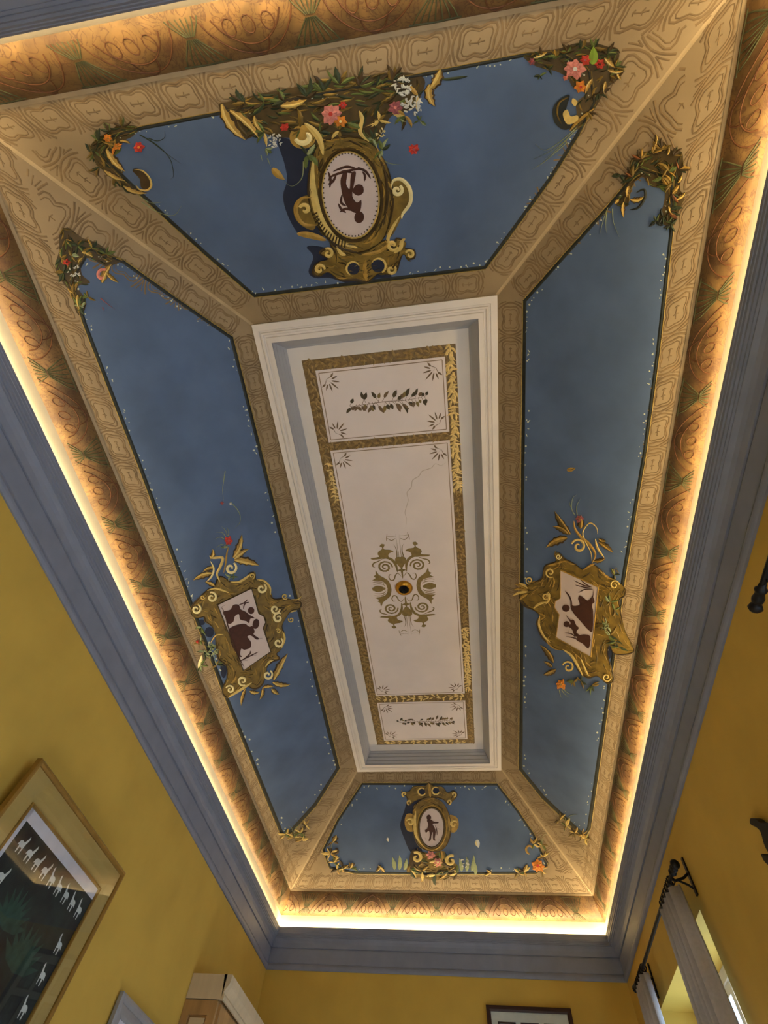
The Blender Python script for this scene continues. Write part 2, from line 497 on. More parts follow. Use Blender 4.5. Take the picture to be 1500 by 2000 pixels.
# ------------------------------------------------------------------ painting tools: low relief laid on a surface
def catmull(pts, n=6, closed=False):
    if len(pts) < 3 and not closed:
        return [tuple(p) for p in pts]
    out = []
    L = len(pts)
    rng = range(L) if closed else range(L - 1)
    for i in rng:
        if closed:
            p0, p1, p2, p3 = pts[(i - 1) % L], pts[i], pts[(i + 1) % L], pts[(i + 2) % L]
        else:
            p0, p1, p2, p3 = pts[max(i - 1, 0)], pts[i], pts[i + 1], pts[min(i + 2, L - 1)]
        for k in range(n):
            t = k / n
            out.append(tuple(0.5 * (2 * p1[j] + (p2[j] - p0[j]) * t + (2 * p0[j] - 5 * p1[j] + 4 * p2[j] - p3[j]) * t * t
                                    + (3 * p1[j] - p0[j] - 3 * p2[j] + p3[j]) * t ** 3) for j in range(2)))
    if not closed:
        out.append(tuple(pts[-1]))
    return out
class Art:
    """draws in crop pixels (origin, scale) and lays the result on a surface"""
    def __init__(self, surf, root, ox=0.0, oy=0.0, sc=1.0, lift=0.0):
        self.pl = PL[surf] if isinstance(surf, str) else surf
        self.root = root
        self.ox, self.oy, self.sc, self.lift = ox, oy, sc, lift
    def P(self, p, h):
        return self.pl.at(self.ox + p[0] / self.sc, self.oy + p[1] / self.sc, h + self.lift)
    def ribbon(self, pts, ws, h, h0=None):
        if h0 is None:
            h0 = max(0.0004, h - 0.0035)
        vs, fs = [], []
        n = len(pts)
        for i, p in enumerate(pts):
            a = pts[max(i - 1, 0)]
            b = pts[min(i + 1, n - 1)]
            dx, dy = b[0] - a[0], b[1] - a[1]
            l = math.hypot(dx, dy) or 1.0
            nx, ny = -dy / l, dx / l
            w = ws[i] / 2.0
            vs += [self.P((p[0] + nx * w, p[1] + ny * w), h0), self.P(p, h), self.P((p[0] - nx * w, p[1] - ny * w), h0)]
        for i in range(n - 1):
            k = 3 * i
            fs += [(k, k + 1, k + 4, k + 3), (k + 1, k + 2, k + 5, k + 4)]
        return vs, fs
    def out(self, vs, fs, name, m, into, parent=None):
        if into is not None:
            into.add(vs, fs)
            return None
        return new_obj(name, vs, fs, m, parent or self.root)
    def stroke(self, pts, w, m='gold', h=0.004, taper='both', name='stroke', into=None, n=6, parent=None, h0=None):
        c = catmull(pts, n)
        k = len(c)
        ws = []
        for i in range(k):
            t = i / max(k - 1, 1)
            if taper == 'both':
                f = max(0.12, math.sin(math.pi * t) ** 0.6)
            elif taper == 'end':
                f = max(0.1, 1 - t ** 1.5)
            elif taper == 'start':
                f = max(0.1, 1 - (1 - t) ** 1.5)
            else:
                f = 1.0
            ws.append(w * f)
        vs, fs = self.ribbon(c, ws, h, h0)
        return self.out(vs, fs, name, m, into, parent)
    def blob(self, pts, m='olive_gold', h=0.004, name='plate', into=None, smooth=4, parent=None, h0=0.0003):
        c = catmull(pts, smooth, True) if smooth else [tuple(p) for p in pts]
        k = len(c)
        vs = [self.P(p, h0) for p in c] + [self.P(p, h) for p in c]
        fs = [tuple(range(k, 2 * k))] + [(i, (i + 1) % k, k + (i + 1) % k, k + i) for i in range(k)]
        return self.out(vs, fs, name, m, into, parent)
    def ell(self, c, rx, ry, rot=0.0, n=28):
        a = math.radians(rot)
        return [(c[0] + math.cos(t) * rx * math.cos(a) - math.sin(t) * ry * math.sin(a),
                 c[1] + math.cos(t) * rx * math.sin(a) + math.sin(t) * ry * math.cos(a)) for t in [2 * math.pi * k / n for k in range(n)]]
    def disc(self, c, rx, ry=None, rot=0, m='medallion', h=0.004, name='disc', into=None, parent=None):
        return self.blob(self.ell(c, rx, ry or rx, rot), m, h, name, into, 0, parent)
    def ring(self, c, rx, ry, rot, w, m, h, name='rim', into=None, parent=None, h0=None):
        e = self.ell(c, rx, ry, rot, 40)
        e = e + [e[0], e[1]]
        vs, fs = self.ribbon(e, [w] * len(e), h, h0)
        return self.out(vs, fs, name, m, into, parent)
    def curl(self, c, r, m='cream', turns=1.4, a0=0, dirn=1, w=None, h=0.010, name='scroll', into=None, parent=None, rin=0.18, h0=None):
        w = w or r * 0.42
        k = 22
        pts, ws = [], []
        for i in range(k + 1):
            t = i / k
            a = math.radians(a0) + dirn * 2 * math.pi * turns * t
            rr = r * (1 - (1 - rin) * t)
            pts.append((c[0] + math.cos(a) * rr, c[1] + math.sin(a) * rr))
            ws.append(w * (0.45 + 0.55 * math.sin(math.pi * min(1, 0.15 + t * 0.85))))
        vs, fs = self.ribbon(pts, ws, h, h0)
        return self.out(vs, fs, name, m, into, parent)
    def leaf(self, base, tip, w, m='leaf_green', bend=0.0, serr=0.0, h=0.006, name='leaf', into=None, lobes=4, parent=None):
        dx, dy = tip[0] - base[0], tip[1] - base[1]
        mid = ((base[0] + tip[0]) / 2 - dy * bend, (base[1] + tip[1]) / 2 + dx * bend)
        pts, ws = [], []
        k = 12
        for i in range(k + 1):
            t = i / k
            pts.append(tuple((1 - t) ** 2 * base[j] + 2 * t * (1 - t) * mid[j] + t * t * tip[j] for j in range(2)))
            f = math.sin(math.pi * (0.06 + 0.94 * t ** 0.8)) ** 0.8 if t < 1 else 0.02
            if serr:
                f *= 1 - serr * (1 - abs(((t * lobes) % 1.0) * 2 - 1))
            ws.append(max(w * f, w * 0.03))
        vs, fs = self.ribbon(pts, ws, h)
        return self.out(vs, fs, name, m, into, parent)
    def acanthus(self, base, tip, w, bend=0.15, dark='umber', mid='gold', light='gold_light', h=0.005):
        """a gilded leaf: dark body, lighter blade, bright vein"""
        b = self.leaf(base, tip, w * 1.25, dark, bend, 0.35, h, 'acanthus_leaf')
        self.leaf(base, tip, w * 0.85, mid, bend + 0.04, 0.45, h + 0.003, 'blade', parent=b)
        self.leaf(base, tip, w * 0.3, light, bend + 0.12, 0.0, h + 0.006, 'vein', parent=b)
        return b
    def flower(self, c, r, m='flower_red', petals=7, mc='flower_orange', seed=0, h=0.009):
        rnd = random.Random(seed)
        mb = MB()
        for ring in (1.0, 0.62):
            for k in range(petals):
                a = 2 * math.pi * (k + (0.5 if ring < 1 else 0)) / petals + rnd.uniform(-.2, .2)
                rr = r * ring * rnd.uniform(0.85, 1.1)
                self.leaf((c[0] + math.cos(a) * r * .08, c[1] + math.sin(a) * r * .08), (c[0] + math.cos(a) * rr, c[1] + math.sin(a) * rr), r * 0.75 * ring, into=mb, h=h + (0.003 if ring < 1 else 0), bend=rnd.uniform(-.1, .1))
        f = mb.build('flower', m, self.root)
        self.disc(c, r * 0.2, m=mc, h=h + 0.005, name='flower_centre', parent=f)
        return f
    def puff(self, c, r, m='flower_white', n=26, seed=0, h=0.009, name='flower_head'):
        rnd = random.Random(seed)
        mb = MB()
        for k in range(n):
            a = rnd.uniform(0, 2 * math.pi)
            d = r * math.sqrt(rnd.random())
            q = (c[0] + math.cos(a) * d, c[1] + math.sin(a) * d)
            s = r * rnd.uniform(.16, .3)
            b = rnd.uniform(0, 6.28)
            self.leaf((q[0] - math.cos(b) * s, q[1] - math.sin(b) * s), (q[0] + math.cos(b) * s, q[1] + math.sin(b) * s), s * 0.9, into=mb, h=h)
        return mb.build(name, m, self.root)
    def foliage(self, spots, pal, size, seed=0, n=5, centre=None, h=0.006, serr=0.3):
        """leaves fanning out from each (x, y, r) spot, one mesh each"""
        rnd = random.Random(seed)
        for (x, y, r) in spots:
            for k in range(n):
                a = rnd.uniform(0, 2 * math.pi)
                if centre:
                    a = math.atan2(y - centre[1], x - centre[0]) + rnd.uniform(-1.3, 1.3)
                d = r * rnd.uniform(0, 0.7)
                b = (x + math.cos(a) * d * .3, y + math.sin(a) * d * .3)
                l = size * rnd.uniform(.7, 1.25)
                self.leaf(b, (b[0] + math.cos(a) * (d + l), b[1] + math.sin(a) * (d + l)), l * rnd.uniform(.32, .55), rnd.choice(pal), rnd.uniform(-.25, .25), serr, h + rnd.uniform(0, .004))
    def brush(self, poly, n, size, tones, seed=0, h=0.006, w=0.22, holes=()):
        """painterly dabs inside an outline, following its edge; one mesh for each tone"""
        rnd = random.Random(seed)
        c = catmull(poly, 4, True)
        x0, x1 = min(p[0] for p in c), max(p[0] for p in c)
        y0, y1 = min(p[1] for p in c), max(p[1] for p in c)
        def inside(x, y, c):
            r = False
            for i in range(len(c)):
                a, b = c[i], c[i - 1]
                if (a[1] > y) != (b[1] > y) and x < (b[0] - a[0]) * (y - a[1]) / (b[1] - a[1]) + a[0]:
                    r = not r
            return r
        mbs = {t: MB() for t in tones}
        k = 0
        while k < n:
            x, y = rnd.uniform(x0, x1), rnd.uniform(y0, y1)
            if not inside(x, y, c) or any(inside(x, y, q) for q in holes):
                continue
            k += 1
            i = min(range(len(c)), key=lambda j: (c[j][0] - x) ** 2 + (c[j][1] - y) ** 2)
            a, b = c[i - 1], c[(i + 1) % len(c)]
            ang = math.atan2(b[1] - a[1], b[0] - a[0]) + rnd.uniform(-.35, .35)
            l = size * rnd.uniform(.5, 1.2)
            bd = rnd.uniform(-.3, .3)
            p, q = (x - math.cos(ang) * l, y - math.sin(ang) * l), (x + math.cos(ang) * l, y + math.sin(ang) * l)
            self.leaf(p, q, l * w * 2, into=mbs[rnd.choice(tones)], bend=bd, h=h + rnd.uniform(0, .0015))
        for t_, m_ in mbs.items():
            if m_.v:
                m_.build('brushwork', t_, self.root)['kind'] = 'stuff'
    def edging(self, poly, w, m, h=0.0075, name='edge_line', smooth=4):
        c = catmull(poly, smooth, True)
        c = c + [c[0], c[1]]
        vs, fs = self.ribbon(c, [w * (0.7 + 0.5 * math.sin(i * .37)) for i in range(len(c))], h)
        return self.out(vs, fs, name, m, None)
    def tendrils(self, lines, w, m='leaf_pale', h=0.003):
        for l in lines:
            self.stroke(l, w, m, h, 'end', 'tendril')

# ------------------------------------------------------------------ stencilled bands
def lerp(a, b, t):
    return a + (b - a) * t
class Band:
    """cells laid between two edges p0-p1 and q0-q1 (3D), offset towards the room"""
    def __init__(self, pl, p0, p1, q0, q1, clip=None):
        self.clip = clip
        self.pl, self.e = pl, (p0, p1, q0, q1)
        self.L = ((p1 - p0).length + (q1 - q0).length) / 2
        self.W = ((q0 - p0).length + (q1 - p1).length) / 2
    def at(self, s, v, h):
        p0, p1, q0, q1 = self.e
        return lerp(lerp(p0, p1, s), lerp(q0, q1, s), v) + self.pl.n * h
    def line(self, mb, pts, w, h=0.0016):
        P = [self.at(s, v, 0) for s, v in pts]
        if self.clip:
            run = []
            for p in P + [None]:
                if p is not None and self.clip(p):
                    run.append(p)
                else:
                    if len(run) > 1:
                        self.emit(mb, run, w, h)
                    run = []
            return
        self.emit(mb, P, w, h)
    def emit(self, mb, P, w, h):
        vs, fs = [], []
        n = len(P)
        for i, p in enumerate(P):
            d = P[min(i + 1, n - 1)] - P[max(i - 1, 0)]
            sd = d.cross(self.pl.n)
            if sd.length < 1e-9:
                sd = Vector((1, 0, 0))
            sd.normalize()
            vs += [p + sd * w / 2 + self.pl.n * 0.0005, p + self.pl.n * h, p - sd * w / 2 + self.pl.n * 0.0005]
        for i in range(n - 1):
            k = 3 * i
            fs += [(k, k + 1, k + 4, k + 3), (k + 1, k + 2, k + 5, k + 4)]
        mb.add(vs, fs)
def motif_cells(band, mb, pitch=0.185, width=0.0092):
    n = max(1, round(band.L / pitch))
    for c in range(n):
        def T(u, v):
            return ((c + 0.5 + u) / n, 0.5 + v)
        # bone-shaped cartouche, doubled
        for k, wd in ((1.0, width), (0.78, width * .6)):
            pts = []
            for i in range(25):
                a = 2 * math.pi * i / 24
                r = 0.35 * (1 + 0.17 * math.cos(4 * a - math.pi) + 0.12 * math.cos(2 * a))
                pts.append(T(math.cos(a) * r * k, math.sin(a) * r * 1.08 * k))
            band.line(mb, pts, wd)
        # crossing arcs between two cartouches
        for sg in (-1, 1):
            pts = []
            for i in range(11):
                t = i / 10 * 2 - 1
                pts.append(T(sg * (0.5 - 0.035 - 0.17 * abs(t) ** 1.8), t * 0.47))
            band.line(mb, pts, width)
            band.line(mb, [T(sg * .5, .16), T(sg * .47, .30), T(sg * .42, .44)], width * .7)
            band.line(mb, [T(sg * .5, -.16), T(sg * .47, -.30), T(sg * .42, -.44)], width * .7)
        # small cross in the middle
        band.line(mb, [T(-.15, 0), T(0, 0.015), T(.15, 0)], width * .55)
        band.line(mb, [T(-.12, -.06), T(-.15, 0), T(-.12, .06)], width * .55)
        band.line(mb, [T(.05, -.07), T(.02, 0), T(.05, .07)], width * .5)

# blue fields, traced (picture pixels) on the slopes
FIELD = {
    'near': [(497, 577), (947, 522), (1010, 437), (1075, 347), (1128, 262), (1160, 200), (1150, 140), (1095, 105), (1030, 107), (860, 140), (600, 189), (370, 233), (280, 250), (215, 268), (200, 305), (262, 366), (320, 420), (400, 493)],
    'left': [(452, 660), (500, 850), (560, 1095), (610, 1300), (660, 1500), (615, 1572), (560, 1632), (549, 1624), (443, 1363), (373, 1178), (272, 905), (220, 772), (166, 632), (140, 550), (175, 488), (240, 511), (345, 586)],
    'right': [(1025, 588), (1021, 900), (1019, 1200), (1017, 1502), (1060, 1556), (1140, 1632), (1150, 1616), (1184, 1378), (1217, 1128), (1259, 880), (1284, 690), (1310, 458), (1312, 350), (1250, 330), (1190, 402), (1105, 497)],
    'far': [(708, 1531), (970, 1532), (1010, 1583), (1042, 1630), (1068, 1690), (1046, 1704), (850, 1706), (694, 1704), (645, 1694), (632, 1660), (660, 1603)],
}
# edge ends of the painted fields for the bands: outer edge, inner edge, two diagonal edges
EDGE = {
    'near': dict(outer=((136, 277), (1225, 67)), inner=((497, 577), (947, 522))),
    'left': dict(outer=((112, 500), (556, 1640)), inner=((452, 660), (660, 1500))),
    'right': dict(outer=((1330, 290), (1146, 1650)), inner=((1025, 588), (1017, 1502))),
    'far': dict(outer=((605, 1704), (1088, 1708)), inner=((708, 1531), (970, 1532))),
}
for s in SIDES:
    pl = PL[s]
    mb = MB()
    if s == 'near':
        a4, b4 = side_pts(R4, s); a5, b5 = side_pts(R5, s)
    elif s == 'far':
        b4, a4 = side_pts(R4, s); b5, a5 = side_pts(R5, s)
    elif s == 'right':
        a4, b4 = side_pts(R4, s); a5, b5 = side_pts(R5, s)
    else:
        b4, a4 = side_pts(R4, s); b5, a5 = side_pts(R5, s)
    o0, o1 = [pl.at(*p) for p in EDGE[s]['outer']]
    i0, i1 = [pl.at(*p) for p in EDGE[s]['inner']]
    e4 = (b4 - a4).normalized()
    # outer band along the cove edge (square ended), inner band round the moulding, diagonals along the hips
    def foot(p, a, e):
        return a + e * (p - a).dot(e)
    full = (foot(a5, a4, e4) - a5).length
    t0 = (foot(o0, a4, e4) - o0).length / full
    t1 = (foot(o1, a4, e4) - o1).length / full
    t0 = t1 = (t0 + t1) / 2
    motif_cells(Band(pl, a4, b4, lerp(a4, a5, t0), lerp(b4, b5, t1)), mb)
    motif_cells(Band(pl, lerp(i0, foot(i0, a5, e4), .04), lerp(i1, foot(i1, a5, e4), .04), lerp(i0, foot(i0, a5, e4), .96), lerp(i1, foot(i1, a5, e4), .96)), mb)
    for (h4, h5, o, i) in ((a4, a5, o0, i0), (b4, b5, o1, i1)):
        eh = (h5 - h4).normalized()
        f0, f1 = foot(o, h4, eh), foot(i, h4, eh)
        wo = (foot(o, a4, e4) - o).length
        ln = (f1 - f0).length
        ex = 3 * 0.185 / ln
        P0, P1, Q0, Q1 = lerp(o, f0, .04), lerp(i, f1, .04), lerp(o, f0, .93), lerp(i, f1, .93)
        motif_cells(Band(pl, P0, P1, Q0, Q1), mb)
        # the wedge between the diagonal and the outer band, cut off at both
        sx = 1 if h4 is a4 else -1
        def wedge(p, wo=wo, h4=h4, eh=eh, sx=sx):
            d = foot(p, a4, e4) - p
            q = p - h4
            side = q - eh * q.dot(eh)
            return d.length > wo * 1.03 and side.dot(e4) * sx > 0.008
        w0 = (P0 - Q0).length / max((P1 - Q1).length, 1e-6)
        motif_cells(Band(pl, lerp(P0, P1, -ex), P0, lerp(Q0, Q1, -ex), Q0, wedge), mb)
        rb = MB()
        Band(pl, h4, h5, h4, h5).line(rb, [(0, 0), (1, 0)], 0.018, 0.003)
        rb.build('hip_line', 'stencil_light', ceiling)
    mb.build('stencil_pattern', 'stencil', ceiling)
    # green and rust fans on the brown cove
    c0, c1 = side_pts(R3, s)
    d0, d1 = side_pts(R4, s)
    cp = Plane(lerp(c0, d0, .5), (c1 - c0).cross(d0 - c0))
    bd = Band(cp, c0, c1, d0, d1)
    n = round(bd.L / 0.42)
    fan, veins = MB(), MB()
    def bow(v):
        return 0.034 * math.sin(math.pi * min(max(v, 0), 1)) * -1
    class Bowed(Band):
        def at(self, s_, v, h):
            t = min(max(v, 0.0), 1.0)
            # follow the curved cove between its two edges
            rr = cove_rect(t)
            x, y = side_pts(rr, s)
            return lerp(x, y, s_) + self.pl.n * (h + 0.002)
    bw = Bowed(cp, c0, c1, d0, d1)
    for c in range(n):
        u0 = (c + .5) / n
        du = 1.0 / n
        for k in range(-3, 4):
            bw.line(fan, [(u0 + du * k * .012, .42), (u0 + du * k * .05, .72), (u0 + du * k * .062, .88)], 0.006, 0.002)
            bw.line(fan, [(u0 + du * k * .012, .38), (u0 + du * k * .036, .22), (u0 + du * k * .045, .12)], 0.005, 0.002)
        bw.line(fan, [(u0 - du * .22, .90), (u0, .93), (u0 + du * .22, .90)], 0.006, 0.002)
        for sg in (-1, 1):
            if sg > 0:
                for lo_, hi_, a_, b_ in ((.12, .86, .10, .90), (.22, .66, .22, .78), (.55, .92, .38, .62)):
                    bw.line(veins, [(u0 + du * (a_ + (b_ - a_) * t / 14), lo_ + (hi_ - lo_) * math.sin(math.pi * t / 14) ** .7) for t in range(15)], 0.006, 0.002)
                for c_ in (.34, .5, .66):
                    bw.line(veins, [(u0 + du * (c_ + .05 * math.cos(t / 10 * 6.28)), .36 + .13 * math.sin(t / 10 * 6.28)) for t in range(11)], 0.005, 0.002)
    fan.build('fan_pattern', 'cove_green', ceiling) if 'cove_green' in MATS else fan.build('fan_pattern', 'leaf_green', ceiling)
    veins.build('vein_pattern', 'cove_vein', ceiling)

PANEL_INFO = {
    'near': 'blue painted ceiling panel carrying the oval cameo with upside-down figure, nearest panel',
    'left': 'long blue ceiling panel on the picture wall side of the white moulding',
    'right': 'long blue ceiling panel on the window wall side of the white moulding',
    'far': 'small blue ceiling panel at the far end, below the recessed centre',
}
for s in SIDES:
    px = FIELD[s]
    cen = PL[s].at(sum(p[0] for p in px) / len(px), sum(p[1] for p in px) / len(px), 0)
    t = thing('blue_panel', cen, PANEL_INFO[s], 'ceiling panel', 'blue painted ceiling panels')
    A = Art(s, t)
    A.blob(px, 'blue', 0.0008, 'blue_field', smooth=0, h0=0.0002)
    w = 8 if s != 'far' else 5
    cl = px + [px[0], px[1]]
    vs, fs = A.ribbon(cl, [w] * len(cl), 0.003)
    new_obj('dark_edge', vs, fs, 'rim_dark', t)
    # gold line just outside the dark edge
    cx, cy = sum(p[0] for p in px) / len(px), sum(p[1] for p in px) / len(px)
    mb, lf = MB(), MB()
    rnd = random.Random(len(s))
    gl = []
    for i in range(len(px)):
        a, b = px[i], px[(i + 1) % len(px)]
        l = math.hypot(b[0] - a[0], b[1] - a[1])
        nx, ny = (b[1] - a[1]) / l, -(b[0] - a[0]) / l
        if (cx - a[0]) * nx + (cy - a[1]) * ny < 0:
            nx, ny = -nx, -ny
        sgl = (a[0] - nx * w * .55, a[1] - ny * w * .55), (b[0] - nx * w * .55, b[1] - ny * w * .55)
        A.stroke(list(sgl), 2.2, taper='none', into=lf, h=0.004)
        k = int(l / 11)
        for j in range(k):
            u = (j + rnd.uniform(.1, .9)) / k
            if math.sin(u * 9 + i * 2.1) < -0.35:
                continue
            off = w * .5 + rnd.uniform(0, 7)
            q = (a[0] + (b[0] - a[0]) * u + nx * off, a[1] + (b[1] - a[1]) * u + ny * off)
            A.disc(q, rnd.uniform(.7, 2.0) * (0.8 if s == 'far' else 1), m='bead', h=0.002, into=mb) if rnd.random() < .8 else None
            if rnd.random() < .35:
                A.leaf(q, (q[0] + rnd.uniform(-5, 5), q[1] + rnd.uniform(-5, 5)), 2.2, into=mb, h=0.002)
    o = mb.build('blossom_dots', 'bead', t)
    o['kind'] = 'stuff'
    lf.build('gold_edge', 'rim_gold', t)

# ------------------------------------------------------------------ recessed centre panel
pz = H + R6[4]
centre = thing('centre_panel', ((R6[0] + R6[1]) / 2, (R6[2] + R6[3]) / 2, pz), 'recessed white ceiling panel with gold bands, sprays and arabesque', 'ceiling panel')
new_obj('gold_ground', [Vector((R6[0], R6[2], pz)), Vector((R6[1], R6[2], pz)), Vector((R6[1], R6[3], pz)), Vector((R6[0], R6[3], pz))], [(0, 3, 2, 1)], 'brown_gold', centre)
PP = PL['panel']
def prect(px):
    q = [PP.at(*p) for p in px]       # near-left, near-right, far-right, far-left
    return ((q[0].x + q[3].x) / 2, (q[1].x + q[2].x) / 2, (q[0].y + q[1].y) / 2, (q[2].y + q[3].y) / 2)
BOXES = [prect([(613, 725), (872, 695), (878, 845), (640, 862)]), prect([(645, 882), (876, 858), (905, 1355), (735, 1358)]), prect([(740, 1372), (910, 1368), (914, 1442), (749, 1447)])]
bx0 = sum(b[0] for b in BOXES) / 3
bx1 = sum(b[1] for b in BOXES) / 3
BOXES = [(bx0, bx1, b[2], b[3]) for b in BOXES]
class Flat:
    """draws in metres on the flat centre panel (x, y), mirrored copies possible"""
    def __init__(self, root):
        self.root = root
        self.art = Art('panel', root)
        self.art.P = lambda p, h: Vector((p[0], p[1], pz - h))
FP = Flat(centre).art
for b in BOXES:
    x0, x1, y0, y1 = b
    f = FP.blob([(x0, y0), (x1, y0), (x1, y1), (x0, y1)], 'panel_white', 0.0025, 'white_field', smooth=0)
    ln = MB()
    e = 0.008
    fr = [(x0 + e / 3, y0 + e / 3), (x1 - e / 3, y0 + e / 3), (x1 - e / 3, y1 - e / 3), (x0 + e / 3, y1 - e / 3)]
    d = 0.018
    fr2 = [(x0 + d, y0 + d), (x1 - d, y0 + d), (x1 - d, y1 - d), (x0 + d, y1 - d)]
    for k in range(4):
        FP.stroke([fr2[k], fr2[(k + 1) % 4]], 0.0055, taper='none', into=ln, h=0.0034, h0=0.0026)
    ln.build('brown_line', 'panel_line', f)
    # palmettes in the four corners
    for (cx, cy, ax, ay) in ((x0, y0, 1, 1), (x1, y0, -1, 1), (x1, y1, -1, -1), (x0, y1, 1, -1)):
        pm = MB()
        o = (cx + ax * 0.05, cy + ay * 0.05)
        base = math.atan2(ay, ax)
        q = (o[0] + ax * 0.01, o[1] + ay * 0.01)
        for k in range(-3, 4):
            a = base + k * 0.36
            r1 = 0.098 - abs(k) * 0.012
            FP.leaf((q[0] + math.cos(a) * .034, q[1] + math.sin(a) * .034), (q[0] + math.cos(a + .12 * k) * r1, q[1] + math.sin(a + .12 * k) * r1), 0.021, into=pm, h=0.0042)
        for k in (-1, 1):
            FP.stroke([q, (q[0] + math.cos(base + k * 1.2) * .03, q[1] + math.sin(base + k * 1.2) * .03), (q[0] + math.cos(base + k * 1.5) * .05, q[1] + math.sin(base + k * 1.5) * .05)], 0.008, into=pm, h=0.0042)
        FP.stroke([q, (q[0] + math.cos(base) * .035, q[1] + math.sin(base) * .035)], 0.008, into=pm, h=0.0042)
        pm.build('palmette', 'spray_brown', f)
# sprays in the end boxes
for bi, seed in ((0, 3), (2, 5)):
    x0, x1, y0, y1 = BOXES[bi]
    cx, cy = (x0 + x1) / 2 + 0.02, (y0 + y1) / 2
    rnd = random.Random(seed)
    hw = (x1 - x0) * 0.30
    st, tone = MB(), [MB(), MB(), MB()]
    FP.stroke([(cx - hw, cy + .01), (cx - hw * .4, cy + .004), (cx, cy), (cx + hw * .5, cy + .004), (cx + hw, cy - .008)], 0.008, into=st, h=0.0042)
    n = 24
    for k in range(n):
        u = -1 + 2 * k / (n - 1)
        b = (cx + u * hw, cy + .006 * math.sin(u * 4))
        for sg in (-1, 1):
            if rnd.random() < .12:
                continue
            a = sg * rnd.uniform(.6, 1.35) + (math.pi if u < 0 else 0) * (1 if rnd.random() < .35 else 0)
            l = rnd.uniform(.03, .07) * (1.15 - .4 * abs(u))
            mid = (b[0] + math.cos(a) * l * .5, b[1] + math.sin(a) * l * .5)
            FP.stroke([b, mid], 0.005, into=st, h=0.0042, taper='none')
            FP.leaf(mid, (b[0] + math.cos(a) * l * 1.35, b[1] + math.sin(a) * l * 1.35), rnd.uniform(.026, .036), into=tone[rnd.choice((0, 0, 1, 2))], h=0.005, bend=rnd.uniform(-.2, .2))
    f = st.build('spray_stem', 'spray_brown', centre)
    for t_, m_, nm in zip(tone, ('spray_dark', 'panel_paint', 'spray_brown'), ('spray_leaves', 'spray_leaves', 'spray_leaves')):
        t_.build(nm, m_, f)
# gilded leaf scatter on the bands round the boxes, glints put in by colour
def leafband(xa, xb, ya, yb, m, seed, dens=1.0, h=0.004):
    rnd = random.Random(seed)
    mb = MB()
    along_y = (yb - ya) > (xb - xa)
    L = (yb - ya) if along_y else (xb - xa)
    W = (xb - xa) if along_y else (yb - ya)
    n = int(L / 0.042 * dens)
    for k in range(n):
        u = (k + .5) / n * L
        for v in (.22, .5, .78):
            if rnd.random() < .1:
                continue
            a = rnd.uniform(-.9, .9) + (math.pi / 2 if along_y else 0) + (0.7 if v < .4 else -0.7 if v > .6 else 0)
            c = (xa + v * W + rnd.uniform(-.004, .004), ya + u + rnd.uniform(-.01, .01)) if along_y else (xa + u + rnd.uniform(-.01, .01), ya + v * W + rnd.uniform(-.004, .004))
            l = 0.024
            FP.leaf((c[0] - math.cos(a) * l, c[1] - math.sin(a) * l), (c[0] + math.cos(a) * l, c[1] + math.sin(a) * l), 0.018, into=mb, h=h, bend=rnd.uniform(-.35, .35), serr=.3)
    return mb.build('gilded_leaves', m, centre)
e = 0.006
yA, yB = R6[2], R6[3]
def ypx(px, py):
    return PP.at(px, py).y
leafband(R6[0] + e, bx0 - e, yA, yB, 'brown_leaf', 1)
leafband(bx0 - e * 2 - .03, bx0 - e, ypx(636, 905), ypx(648, 985), 'gilt_glint', 2, 1.2)
leafband(bx1 + e, R6[1] - e, yA, ypx(893, 960), 'gilt_glint', 3, 1.7, 0.006)
leafband(bx1 + e, R6[1] - e, ypx(893, 960), ypx(910, 1225), 'brown_leaf', 4)
leafband(bx1 + e, R6[1] - e, ypx(910, 1225), ypx(918, 1350), 'gilt_glint', 5, 1.6)
leafband(bx1 + e, R6[1] - e, ypx(918, 1350), yB, 'brown_leaf', 6)
leafband(bx0, bx1, R6[2] + e, BOXES[0][2] - e, 'brown_leaf', 7)
leafband(bx0, bx1, BOXES[0][3] + e, BOXES[1][2] - e, 'brown_leaf', 8)
leafband(bx0, bx1, BOXES[1][3] + e, BOXES[2][2] - e, 'gilt_glint', 9, 0.8)
leafband(bx0, bx1, BOXES[2][3] + e, R6[3] - e, 'gilt_glint', 10, 0.7)
# crack in the plaster
ck = MB()
ca = Art('panel', centre)
for line in ([(872, 902), (862, 909), (850, 906), (842, 914), (825, 920), (818, 930), (806, 938), (803, 952), (795, 962), (797, 978), (791, 1000), (794, 1014), (792, 1032)],):
    ca.stroke(line, 1.6, into=ck, h=0.0031, h0=0.0027, taper='both')
ck.build('plaster_crack', 'crack', centre)

